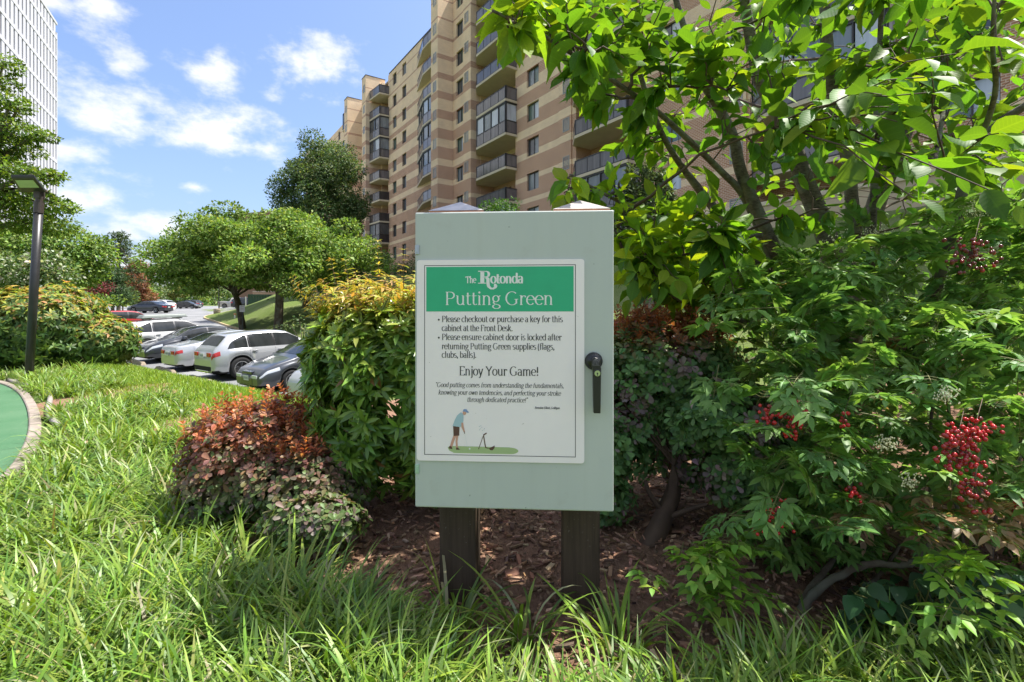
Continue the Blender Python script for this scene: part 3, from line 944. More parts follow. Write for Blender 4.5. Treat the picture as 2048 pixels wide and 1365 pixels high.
    # posts with copper caps
    for k, (pxc, dd, lab) in enumerate(((917.5, 1.80, 'dark brown wooden post under the left half of the cabinet, with a sunlit pyramid cap'),
                                        (1164.5, 1.772, 'dark brown wooden post under the right half of the cabinet, with a shaded pyramid cap'))):
        X = (pxc - 1024) / F * dd
        pw = .066
        root2 = empty('post', (X, dd + pw, -.04), rz, lab, 'post', 'posts carrying the cabinet')
        b = MB(); b.box(-pw, pw, -pw, pw, -.15, 1.45); b.build('shaft', MAT['post_wood'], root2, bevel=.006)
        cw = .097
        b = MB(); b.box(-cw, cw, -cw, cw, 1.432, 1.452); cap_o = b.build('cap', plain('copper_rim', (.52, .24, .14), .4, .6, var=.2, scale=30), root2, bevel=.002)
        b = MB(); b.add([(-cw - .002, -cw - .002, 1.452), (cw + .002, -cw - .002, 1.452), (cw + .002, cw + .002, 1.452), (-cw - .002, cw + .002, 1.452), (0, 0, 1.503)],
                        [(0, 1, 4), (1, 2, 4), (2, 3, 4), (3, 0, 4), (3, 2, 1, 0)])
        b.build('pyramid', plain('copper_roof', (.52, .47, .44), .4, .15, var=.25, scale=14, bump=.1), cap_o)
cabinet()
# ------------------------------------------------------------------ apartment block: local x runs along the facade, local y into it
LV = [10.27 + 2.81 * k for k in range(-2, 8)]          # balcony slab undersides, 4.65 .. 29.94
def apartment():
    M = MAT
    U0, Y0, Z0 = -35.0, 24.24, 4.65
    loc = (U0 * UX[0] + Y0 * UY[0], U0 * UX[1] + Y0 * UY[1], Z0)
    root = empty('apartment_block', loc, math.atan2(UX[1], UX[0]), 'long brick apartment block with tan and red-brown bands and stacked balconies', 'building')
    def part(mb, name, mat, parent=root, **k):
        return mb.build(name, mat, parent, **k)
    def bx(m, u0, u1, y0, y1, z0, z1): m.box(u0 - U0, u1 - U0, y0 - Y0, y1 - Y0, z0 - Z0, z1 - Z0)
    br = M['brick']
    TOP = 32.75; GND = 1.0
    # windows share meshes; holes are real recesses made by building the wall round them
    def wall(u0, u1, yf, holes, z0=GND, z1=TOP, thick=.45, name='wall'):
        """holes: list of (ua, ub, za, zb)"""
        m = MB()
        us = sorted({u0, u1, *[h[0] for h in holes], *[h[1] for h in holes]})
        for a, b in zip(us[:-1], us[1:]):
            hs = sorted([(h[2], h[3]) for h in holes if h[0] <= a + 1e-6 and h[1] >= b - 1e-6])
            z = z0
            for ha, hb in hs:
                if ha > z: bx(m, a, b, yf, yf + thick, z, ha)
                z = hb
            bx(m, a, b, yf, yf + thick, z, z1)
        return part(m, name, br)
    wcache = {}
    def win_meshes(w, h):
        key = (round(w, 2), round(h, 2))
        if key not in wcache:
            m = MB(); t = .055
            m.box(0, w, 0, .07, 0, t); m.box(0, w, 0, .07, h - t, h); m.box(0, t, 0, .07, t, h - t); m.box(w - t, w, 0, .07, t, h - t)
            m.box(w / 2 - .03, w / 2 + .03, .01, .06, t, h - t)
            fr = m.mesh('window', M['frame_dark'])
            p = {}
            for nm in ('pane_dark', 'pane_grey', 'pane_pale', 'pane_green'):
                k = MB(); k.add([(t, .045, t), (w / 2 - .03, .045, t), (w / 2 - .03, .045, h - t), (t, .045, h - t)], [(0, 1, 2, 3)])
                p[nm] = k.mesh('pane', M[nm])
            wcache[key] = (fr, p, w / 2 - t + .03)
        return wcache[key]
    rr = random.Random(5)
    def window(u, yf, z, w, h):
        fr, p, dx = win_meshes(w, h)
        o = link('window', fr, root, (u - U0, yf + .16 - Y0, z - Z0))
        a = rr.choice(['pane_dark', 'pane_grey', 'pane_dark', 'pane_green', 'pane_grey'])
        b = rr.choice(['pane_pale', 'pane_grey', 'pane_pale', 'pane_green', 'pane_dark'])
        link('pane', p[a], o); link('pane', p[b], o, (dx, 0, 0))
        k = MB(); k.box(-.04, w + .04, -.2, .0, -.07, -.005)
    lm = MB()
    lm.box(0, .72, 0, .05, 0, .06); lm.box(0, .72, 0, .05, .92, .98); lm.box(0, .06, 0, .05, .06, .92); lm.box(.66, .72, 0, .05, .06, .92)
    vent_me = lm.mesh('vent', M['louvre'])
    lm = MB()
    for i in range(9): lm.box(.06, .66, .02, .04, .08 + i * .094, .08 + i * .094 + .055)
    slat_me = lm.mesh('louvre', M['pane_grey'])
    def vent(u, yf, z):
        o = link('vent', vent_me, root, (u - .36 - U0, yf - .03 - Y0, z - Z0)); link('louvre', slat_me, o)
    def openings(us, w, h, sill, kmin=0):
        return [(u - w / 2, u + w / 2, zz + sill, zz + sill + h) for u in us for zz in LV[kmin:]]
    def col(u0, u1, yf, cols, w=1.5, h=1.42, sill=.75):
        hs = openings(cols, w, h, sill)
        wall(u0, u1, yf, hs)
        for a, b, c, d in hs: window(a, yf, c, b - a, d - c)
    # balconies
    def balcony(poly, z, enclosed, back, dark=False):
        """poly: open outline (u, y) from the left wall to the right wall; back: depth of the recess behind"""
        g = 'rail_dark' if dark else 'rail_glass'
        m = MB()
        full = [(u - U0, y - Y0) for u, y in poly]
        cl = full + [(full[-1][0], back - Y0), (full[0][0], back - Y0)]
        m.prism(cl, z - Z0, z - Z0 + .2)
        b = part(m, 'balcony', M['slab'])
        rail = MB(); posts = MB()
        zt = z - Z0 + .2
        for (ax, ay), (cx, cy) in zip(full[:-1], full[1:]):
            L = math.hypot(cx - ax, cy - ay)
            if L < .05: continue
            dx, dy = (cx - ax) / L, (cy - ay) / L
            ix, iy = (-dy, dx)
            if iy < 0 and abs(iy) > abs(ix): ix, iy = -ix, -iy
            def pt(t, off, zz): return (ax + dx * t + ix * off, ay + dy * t + iy * off, zz)
            n = max(1, round(L / 1.25))
            for k in range(n):
                t0, t1 = k * L / n + .035, (k + 1) * L / n - .035
                p = MB(); o0 = .06
                p.add([pt(t0, o0, zt + .09), pt(t1, o0, zt + .09), pt(t1, o0, zt + 1.0), pt(t0, o0, zt + 1.0),
                       pt(t0, o0 + .012, zt + .09), pt(t1, o0 + .012, zt + .09), pt(t1, o0 + .012, zt + 1.0), pt(t0, o0 + .012, zt + 1.0)],
                      [(0, 1, 2, 3), (7, 6, 5, 4), (0, 4, 5, 1), (3, 2, 6, 7), (0, 3, 7, 4), (1, 5, 6, 2)])
                p.build('glass_panel', M[g], b)
                if enclosed:
                    p = MB(); t0 += .03; t1 -= .03
                    p.add([pt(t0, .12, zt + 1.12), pt(t1, .12, zt + 1.12), pt(t1, .12, zt + 2.5), pt(t0, .12, zt + 2.5)], [(0, 1, 2, 3)])
                    p.build('pane', M[rr.choice(['pane_pale', 'pane_grey', 'pane_grey', 'pane_pale', 'pane_dark'])], b)
            for k in range(n + 1):
                t = k * L / n
                hgt = 2.56 if enclosed else 1.05
                q = [pt(t - .03, .045, 0), pt(t + .03, .045, 0), pt(t + .03, .11, 0), pt(t - .03, .11, 0)]
                posts.prism([(a[0], a[1]) for a in q], zt, zt + hgt)
            for z0_, z1_ in ((1.0, 1.08), (.02, .08)) + (((2.48, 2.59),) if enclosed else ()):
                q = [pt(-.02, .04, 0), pt(L + .02, .04, 0), pt(L + .02, .12, 0), pt(-.02, .12, 0)]
                rail.prism([(a[0], a[1]) for a in q], zt + z0_, zt + z1_)
        posts.build('rail_post', M['frame_dark'], b, kind='stuff')
        rail.build('handrail', M['frame_dark'], b)
    def recess(u0, u1, yb, yf):
        """side cheeks, back wall and doors of a balcony bay"""
        hs = [(u0 + .9, u0 + 2.9, zz + .22, zz + 2.35) for zz in LV]
        wall(u0 - .3, u1 + .3, yb, hs, name='recess_wall')
        m = MB(); bx(m, u0 - .42, u0, yf + .02, yb + .2, GND, TOP - .02); bx(m, u1, u1 + .42, yf + .02, yb + .2, GND, TOP - .02)
        part(m, 'cheek_wall', br)
        dm = MB(); dm.box(0, 2.0, 0, .06, 0, 2.13); door_me = dm.mesh('balcony_door', M['door_dark'])
        dm = MB()
        for k in range(2): dm.add([(.08 + k * .96, -.004, .1), (.96 + k * .96, -.004, .1), (.96 + k * .96, -.004, 2.03), (.08 + k * .96, -.004, 2.03)], [(0, 1, 2, 3)])
        dg = dm.mesh('pane', M['pane_dark'])
        for a, b_, c, d in hs:
            o = link('balcony_door', door_me, root, (a - U0, yb + .2 - Y0, c - Z0)); link('pane', dg, o)
    W = 24.24
    # right-hand run, repeated bay module of 13.4 m
    for k, u in enumerate((-40.8, -27.4, -14.0)):
        recess(u, u + 5.75, W + 1.5, W)
        for i, zz in enumerate(LV):
            enc = (k == 0 and i in (4, 1)) or (k == 1 and i in (1, 0)) or (k == 2 and i in (2, 5))
            balcony([(u - .15, W - .35) if k == 0 else (u - .1, W - .2), (u + 1.15, W - 1.15), (u + 6.0, W - 1.15), (u + 6.0, W + .05)], zz, enc, W + 1.5)
        col(u + 6.17, u + 11.6, W, [u + 8.2], 1.6)
        wall(u + 11.6, u + 12.98, W - .1, [])
        for zz in LV: vent(u + 12.45, W - .1, zz + .35 + 1.0)
    col(.0, 9.0, W, [2.2, 6.0], 1.6)
    # left of the first bay: set-forward strip with vents, window strip, fin
    col(-44.45, -42.3, W - .97, [-43.1], 1.35)
    wall(-42.3, -41.22, W - 1.02, [], thick=1.3)
    for zz in LV: vent(-41.65, W - 1.02, zz + 1.3)
    m = MB(); bx(m, -41.22, -40.85, W - 1.02, W + 1.6, GND, TOP); part(m, 'pier', br)
    def fin(u0, u1, yf, top=33.35):
        m = MB(); bx(m, u0, u1, yf, W + .6, GND, top); part(m, 'fin', br)
        m = MB(); bx(m, u0 - .05, u1 + .05, yf - .05, W + .65, top, top + .08); part(m, 'coping', M['frame_dark'])
        for zz in LV: vent((u0 + u1) / 2 + .1, yf, zz + 1.3)
    fin(-46.0, -44.5, W - 2.62)
    # middle section between the first and second fin
    col(-64.4, -46.02, W, [-62.5, -59.3], 1.3, 1.5)
    for i, zz in enumerate(LV):
        balcony([(-55.4, W - .02), (-51.2, W - 1.18), (-46.05, W - 1.3)], zz, i in (1, 4, 5, 6), W - .0, False)
    m = MB(); bx(m, -64.4, -46.02, W - .06, W + .5, TOP, TOP + .12); part(m, 'coping', M['frame_dark'])
    fin(-69.2, -67.6, W - 2.1)
    recess(-67.6 + .42, -64.82, W + 1.3, W)
    for i, zz in enumerate(LV):
        balcony([(-67.55, W - 1.62), (-64.5, W - 1.28), (-64.42, W + .05)], zz, i in (2, 6, 7), W + 1.3, i < 5)
    wall(-76.0, -69.2, W + .2, [])
    fin(-77.6, -76.0, W - 2.1)
    col(-104, -77.6, W, [-84.5, -88.0, -95.0, -98.5], 1.3, 1.5)
    for i, zz in enumerate(LV):
        balcony([(-82.2, W - .02), (-81.4, W - 1.3), (-77.65, W - 1.4)], zz, i in (3, 4, 6, 9), W, True)
    fin(-105.6, -104, W - 1.5, 33.0)
    # the mass behind the facade, the roof
    m = MB(); bx(m, -105, 9, W + 2.2, W + 18, GND, TOP - .25); part(m, 'rear_mass', br)
    m = MB(); bx(m, -105.2, 9.2, W + .5, W + 18.2, TOP - .24, TOP - .04); part(m, 'roof', M['concrete'])
apartment()

def terrace_wall():
    """the tan planter wall at the foot of the block, right"""
    m = MB()
    root = empty('terrace_wall', (9.5, 19.0, 3.0), math.atan2(UX[1], UX[0]), 'tan stucco terrace wall with pale coping below the right-hand balconies', 'wall')
    m.box(-7, 14, 0, .4, -2.5, 2.1); m.build('wall', MAT['stucco'], root)
    m = MB(); m.box(-7.05, 14.05, -.06, .46, 2.1, 2.26); m.build('coping', MAT['slab'], root, bevel=.02)
terrace_wall()

def office_tower():
    """white slab tower far left: narrow recessed windows between white piers"""
    dirv = Vector((-.529, 1, 0)).normalized()          # towards the far corner
    far = Vector(((113 - 1024) / F * 98.0, 98.0, 0))
    L = 40.0; Hh = 55.6
    p0 = far - dirv * L
    rz = math.atan2(dirv.y, dirv.x)
    z0 = 1.5
    root = empty('office_tower', (p0.x, p0.y, z0), rz, 'tall white office tower with rows of narrow dark windows beyond the trees', 'building')
    # local x along the face, local -y outward?  the visible face looks towards +x world, i.e. local -y
    m = MB(); m.box(0, L, .5, 26, 0, Hh); m.build('core', MAT['white_pier'], root)
    n = 24; cw = L / n; h = 4.0; rows = int(Hh // h)
    k = MB(); k.box(0, cw * .64, -.0, .5, 0, Hh); pm = k.mesh('pier', MAT['white_pier'])
    for i in range(n): link('pier', pm, root, (i * cw, 0, 0))
    k = MB(); k.box(0, L + .3, -.05, .5, 0, .62); sm = k.mesh('spandrel', MAT['white_pier'])
    for j in range(rows + 1): link('spandrel', sm, root, (-.15, 0, min(j * h + .75, Hh - .55)))
    k = MB(); k.add([(0, 0, 0), (cw * .36, 0, 0), (cw * .36, 0, h - .62), (0, 0, h - .62)], [(0, 1, 2, 3)])
    wm = [k.mesh('window', MAT[x]) for x in ('pane_dark', 'pane_dark', 'pane_grey')]
    rr = random.Random(3)
    for j in range(2, rows):
        for i in range(n):
            link('window', rr.choice(wm), root, (i * cw + cw * .64, .42, j * h + 1.37))
    k = MB(); k.box(L, L + .55, .0, 26, 0, Hh - 1.4); k.build('corner_return', MAT['white_pier'], root)
    k = MB(); k.box(-.1, L + .2, -.1, 26, Hh, Hh + .5); k.build('parapet', MAT['white_pier'], root)
office_tower()

def far_block():
    p = P(500, 430, 150)
    root = empty('distant_building', (p.x, p.y, 4), R(-20), 'low red brick building whose flat roof shows above the spreading green tree', 'building')
    m = MB(); m.box(-6, 14, 0, 12, 0, p.z - 4); m.build('wall', plain('far_brick', (.30, .17, .12), .9, var=.1), root)
    m = MB(); m.box(-6.2, 14.2, -.2, 12.2, p.z - 4, p.z - 3.4); m.build('parapet', plain('far_coping', (.34, .22, .17), .9), root)
    for i in range(5):
        m = MB(); m.box(-4.5 + i * 3.6, -3.0 + i * 3.6, -.03, .1, p.z - 8, p.z - 6.2); m.build('window', MAT['pane_grey'], root)
far_block()
# ------------------------------------------------------------------ foliage engine (numpy)
def unit(v): return v / np.maximum(np.linalg.norm(v, axis=-1, keepdims=True), 1e-9)
def leaf_tpl(ts, ws, fold=.25, curve=.25, wave=0.0):
    V = []; UV = []
    for i, (t, w) in enumerate(zip(ts, ws)):
        z = -curve * t * t
        wv = wave * (1 if i % 2 else -1)
        V += [(-w, t, z + fold * w + wv * w), (0, t, z), (w, t, z + fold * w - wv * w)]
        UV += [(.5 - w, t), (.5, t), (.5 + w, t)]
    Fc = []
    for i in range(len(ts) - 1):
        a = i * 3
        Fc += [(a, a + 1, a + 4, a + 3), (a + 1, a + 2, a + 5, a + 4)]
    return np.array(V), np.array(Fc), np.array(UV)
T_CHERRY = leaf_tpl([0, .12, .32, .55, .75, .9, 1], [.012, .15, .255, .265, .185, .055, .004], .32, .22, .05)
T_LANCE = leaf_tpl([0, .3, .65, 1], [.01, .13, .12, .004], .3, .30)
T_LEAFLET = leaf_tpl([0, .3, .65, 1], [.02, .19, .15, .004], .3, .25)
T_OVATE = leaf_tpl([0, .25, .6, 1], [.03, .25, .20, .004], .25, .2)
T_OBOV = leaf_tpl([0, .45, .8, 1], [.04, .22, .29, .10], .25, .18)
T_BROAD = leaf_tpl([0, .1, .3, .5, .7, .88, 1], [.05, .27, .40, .38, .27, .12, .01], .25, .30, .12)
T_CARD = (np.array([(-.32, .5, .08), (0, 0, 0), (.32, .5, .08), (0, 1, -.1)]), np.array([(0, 1, 2, 3)]), np.array([(0, .5), (.5, 0), (1, .5), (.5, 1)]))
def place(tpl, base, d, up, length, wid=1.0, bend=None):
    """-> (N, V, 3)"""
    base = np.asarray(base, float); d = unit(np.asarray(d, float))
    s = unit(np.cross(d, up)); n = np.cross(s, d)
    V = tpl[0][None]
    L = np.asarray(length, float).reshape(-1, 1, 1)
    Wd = np.asarray(wid, float).reshape(-1, 1, 1) if hasattr(wid, '__len__') else wid
    zz = V[..., 2:3] if bend is None else V[..., 2:3] * np.asarray(bend).reshape(-1, 1, 1)
    return base[:, None] + L * (V[..., 0:1] * Wd * s[:, None] + V[..., 1:2] * d[:, None] + zz * n[:, None])
def emit(parent, tpl, V, cols, mat, ntop=300, name='foliage', leaf='leaf', world=True):
    """the leaves that show largest as parts, the rest joined in one part"""
    N, K = V.shape[:2]
    cen = V.mean(1)
    px, py, d = proj(cen)
    size = np.linalg.norm(V.max(1) - V.min(1), axis=1) * F / d
    ok = (px > 5) & (px < 2043) & (py > 5) & (py < 1360) & (cen[:, 1] > .3)
    score = np.where(ok, size, 0)
    top = np.argsort(-score)[:ntop]
    top = top[score[top] > 9]
    mask = np.zeros(N, bool); mask[top] = True
    off = -np.array(parent.location)
    for i in top:
        b = V[i, 1]
        me = np_mesh(leaf, V[i] - b, tpl[1], mat, True, np.repeat(cols[i:i + 1], K, 0), tpl[2])
        link(leaf, me, parent, b + off)
    W = V[~mask]
    if len(W):
        fc = (tpl[1][None] + (np.arange(len(W)) * K)[:, None, None]).reshape(-1, tpl[1].shape[1])
        me = np_mesh(name, W.reshape(-1, 3), fc, mat, True, np.repeat(cols[~mask], K, 0), np.tile(tpl[2], (len(W), 1)))
        link(name, me, parent, off, 'stuff')
def jit(n, s): return RNG.normal(0, s, (n, 3))
def colmix(n, stops, w=None, jitter=.18):
    """random per-leaf colours from a list of albedos"""
    c = np.array(stops)[RNG.choice(len(stops), n, p=w)]
    return np.clip(c * (1 + RNG.normal(0, jitter, (n, 1))) * (1 + RNG.normal(0, .06, (n, 3))), .004, .9)
def sphere_dirs(n):
    v = RNG.normal(0, 1, (n, 3)); return unit(v)
def tubes(name, lines, mat, parent, n=5, kind=None):
    m = MB()
    for pts, rad in lines: m.tube(pts, rad, n, caps=False)
    return m.build(name, mat, parent, True, world=True, kind=kind)
def rosettes(cen, nrm, k, length, tpl, spread=.9, lift=.35, lj=.25):
    """k leaves round each point, opening about nrm"""
    n = len(cen)
    a = unit(np.cross(nrm, np.array((.31, .27, .91)) + jit(n, .1))); b = np.cross(nrm, a)
    ph = RNG.uniform(0, 6.28, n)[:, None] + np.arange(k)[None] * (6.283 / k) + RNG.normal(0, .25, (n, k))
    d = (np.cos(ph)[..., None] * a[:, None] + np.sin(ph)[..., None] * b[:, None]) * spread + nrm[:, None] * (lift + RNG.normal(0, .22, (n, k, 1)))
    d = d.reshape(-1, 3)
    up = np.repeat(nrm, k, 0) + jit(n * k, .15)
    base = np.repeat(cen, k, 0) + unit(d) * .004
    L = np.repeat(np.broadcast_to(length, (n,)), k) * (1 + RNG.normal(0, lj, n * k)).clip(.45, 1.7)
    return place(tpl, base, d, up, L)
def ellipsoid_pts(n, c, r, inner=.75, bottom=-1.0):
    """points in the outer shell of an ellipsoid and their outward normals"""
    d = sphere_dirs(int(n * 1.6)); d = d[d[:, 2] > bottom][:n]
    rad = RNG.uniform(inner ** 3, 1, len(d)) ** (1 / 3)
    lump = 1 + .09 * np.sin(d[:, 0] * 7 + c[0] * 5) * np.cos(d[:, 2] * 6 + c[1] * 3) + .05 * np.sin(d[:, 1] * 13 + d[:, 2] * 11)
    p = np.array(c) + d * np.array(r) * (rad * lump)[:, None]
    return p, unit(d / np.array(r))
# ------------------------------------------------------------------ multi-stemmed cherry tree, right
def cherry():
    base = Vector((2.25, 3.75, gz1(2.25, 3.75)))
    root = empty('cherry_tree', base, 0, 'multi-stemmed cherry tree with large toothed leaves arching over the right side', 'tree')
    limbs = [  # (px, py, depth, width in px)
        [(1690, 640, 3.6, 44), (1655, 480, 3.45, 40), (1616, 380, 3.35, 36), (1584, 292, 3.25, 34), (1553, 218, 3.15, 30), (1521, 162, 3.05, 26), (1500, 70, 2.95, 22), (1480, -60, 2.85, 18), (1440, -260, 2.8, 12)],
        [(1600, 660, 3.7, 26), (1528, 540, 3.5, 23), (1451, 445, 3.3, 20), (1385, 362, 3.1, 15), (1330, 280, 2.9, 11), (1290, 180, 2.75, 11), (1265, 90, 2.6, 8)],
        [(1560, 560, 3.5, 18), (1494, 405, 3.2, 15), (1442, 343, 3.0, 13), (1330, 237, 2.7, 11), (1273, 194, 2.5, 10), (1171, 125, 2.2, 10), (1071, 63, 1.95, 8), (985, 22, 1.8, 6)],
        [(1560, 520, 3.4, 26), (1488, 362, 3.1, 23), (1468, 280, 3.0, 21), (1438, 217, 2.9, 19), (1405, 161, 2.8, 16), (1370, 60, 2.7, 13), (1330, -80, 2.6, 10)],
        [(1720, 640, 3.7, 30), (1711, 480, 3.55, 26), (1704, 405, 3.5, 25), (1695, 317, 3.4, 24), (1672, 246, 3.3, 23), (1660, 141, 3.2, 22), (1648, 0, 3.1, 20), (1630, -180, 3.0, 15)],
        [(1740, 600, 3.3, 14), (1746, 440, 3.0, 13), (1753, 246, 2.9, 13), (1760, 88, 2.8, 10), (1765, -60, 2.7, 8)],
        [(1700, 640, 3.9, 40), (1746, 430, 3.7, 34), (1781, 334, 3.6, 33), (1827, 211, 3.5, 30), (1852, 141, 3.4, 27), (1873, 70, 3.3, 24), (1908, 0, 3.2, 22), (1960, -160, 3.1, 16)],
        [(1765, 235, 3.1, 15), (1800, 205, 3.0, 15), (1852, 158, 2.85, 14), (1905, 108, 2.7, 12), (1960, 50, 2.55, 10), (2020, -10, 2.4, 8)],
        [(1860, 620, 2.9, 24), (1919, 405, 2.6, 20), (1954, 299, 2.5, 19), (2000, 246, 2.4, 17), (2060, 205, 2.3, 15), (2160, 120, 2.2, 12)],
        [(1640, 560, 3.4, 14), (1500, 640, 3.0, 12), (1382, 611, 2.8, 10), (1317, 567, 2.65, 8), (1282, 538, 2.6, 6), (1250, 500, 2.55, 5)],
        [(1520, 470, 3.2, 13), (1400, 470, 2.9, 11), (1310, 440, 2.7, 8), (1230, 400, 2.5, 6), (1140, 350, 2.35, 5)],
        [(1890, 200, 2.3, 8), (1878, 280, 2.2, 8), (1872, 320, 2.15, 7), (1890, 340, 2.1, 5)],
        [(1954, 299, 2.45, 12), (1990, 190, 2.2, 10), (1985, 90, 2.0, 8), (1990, -20, 1.9, 6)],
    ]
    samples = []
    for L in limbs:
        pts = smooth_line([P(a, b, d) for a, b, d, w in L], 5)
        wd = []
        for i in range(len(L) - 1):
            for j in range(5):
                t = j / 5
                wd.append((L[i][3] * (1 - t) + L[i + 1][3] * t) * (L[i][2] * (1 - t) + L[i + 1][2] * t) / F / 2)
        wd.append(L[-1][3] * L[-1][2] / F / 2)
        if L[0][1] > 590:                                   # carry the stem down to the root
            pts = [base + (pts[0] - base) * .0, base + (pts[0] - base) * .5] + pts
            wd = [wd[0] * 1.25, wd[0] * 1.1] + wd
        m = MB(); m.tube(pts, wd, 10)
        m.build('limb', MAT['bark_cherry'], root, True, world=True)
        samples += pts[2:]
    S0 = np.array([tuple(p) for p in samples])
    # anchors: where leafy twigs end, spread through the crown's own volume
    def region(n, fpx, fpy, fd):
        d = RNG.uniform(*fd, n); px = RNG.uniform(*fpx, n); py = RNG.uniform(*fpy, n)
        return np.stack([(px - 1024) / F * d, d, EYE + (HY - py) / F * d], 1)
    A = [region(100, (1330, 2090), (-60, 330), (2.0, 3.3)), region(80, (1450, 2090), (-60, 470), (2.6, 4.0)),
         region(34, (1130, 1340), (-40, 190), (1.9, 2.9)), region(20, (975, 1140), (-50, 75), (1.75, 2.4)),
         region(20, (1180, 1340), (170, 330), (2.1, 3.1)), region(75, (1250, 1500), (395, 610), (2.2, 3.3)),
         region(8, (1130, 1250), (345, 430), (2.2, 2.7)), region(13, (1750, 2040), (60, 420), (1.3, 1.8)), region(10, (1250, 1340), (480, 560), (2.3, 2.8)),
         region(70, (1300, 2150), (-120, 420), (4.0, 6.0)), region(14, (1700, 2500), (-500, -90), (2.4, 4.2))]
    A = np.concatenate(A)
    px, py, _ = proj(A)
    keep = ~((px < 1160) & (py > 90 + (px - 980) * .45) & (py < 330)) & ~((px < 1230) & (py > 215) & (py < 335)) & ~((px > 1340) & (px < 1500) & (py > 300) & (py < 400) & (RNG.random(len(px)) < .35))
    A = A[keep]
    # secondary branches first, then twigs from whatever wood is nearest
    tw = []
    idx = RNG.choice(len(A), 55, replace=False)
    wood = [S0]
    def connect(a, W, r0, r1, k=6):
        j = np.argmin(np.linalg.norm(W - (a - np.array((0, 0, .12))), axis=1))
        p = W[j]
        t = np.linspace(0, 1, k)[:, None]
        c = p + (a - p) * t + np.array((0, 0, 1)) * (np.sin(t * 3.14) * .06 * np.linalg.norm(a - p)) + np.vstack([np.zeros(3), jit(k - 2, .012), np.zeros(3)])
        tw.append(([tuple(x) for x in c], list(np.linspace(r0, r1, k))))
        return c
    for i in idx:
        c = connect(A[i], S0, .010, .004, 8); wood.append(c[2:])
    Wd = np.concatenate(wood)
    B = []; D = []; U = []; Ln = []; NW = []
    for i, a in enumerate(A):
        c = connect(a, Wd, .0045, .0018, 6)
        dirv = unit(c[-1] - c[0])
        seg = np.linalg.norm(c[-1] - c[0])
        nl = RNG.integers(7, 12)
        L = min(.5, seg)
        for k in range(nl):
            t = 1 - (k / nl) * min(1, .55 / max(seg, .2))
            f = t * (len(c) - 1); j = min(int(f), len(c) - 2)
            p = c[j] + (c[j + 1] - c[j]) * (f - j)
            side = unit(np.cross(dirv, (0, 0, 1))) * (1 if k % 2 else -1)
            d = dirv * (.55 if k else 1.0) + side * (.8 if k else .1) + np.array((0, 0, -.38 + RNG.normal(0, .3))) + RNG.normal(0, .3, 3)
            B.append(p + unit(d) * .015); D.append(d); U.append(np.array((0, 0, 1.0)) + RNG.normal(0, .45, 3))
            Ln.append(RNG.normal(.104, .028)); NW.append(p[0] + .1 * p[2])
    B = np.array(B); D = np.array(D); U = np.array(U); Ln = np.array(Ln).clip(.06, .17)
    V = place(T_CHERRY, B, D, U, Ln, RNG.normal(1, .14, len(B)).clip(.65, 1.35), RNG.normal(1.2, .8, len(B)).clip(-.6, 3.0))
    # paler colour at the outer left paints in sunlight shining through the leaves
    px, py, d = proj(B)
    young = (px < 1120) | ((px < 1420) & (py > 330) & (RNG.random(len(px)) < .8))  # leaves tinted as backlit, not by their age
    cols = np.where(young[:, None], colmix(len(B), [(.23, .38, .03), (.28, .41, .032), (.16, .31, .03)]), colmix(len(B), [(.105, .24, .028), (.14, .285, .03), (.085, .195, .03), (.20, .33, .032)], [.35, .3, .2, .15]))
    tubes('twigs', tw, MAT['twig'], root, 5, 'stuff')
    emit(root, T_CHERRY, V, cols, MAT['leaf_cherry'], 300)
cherry()
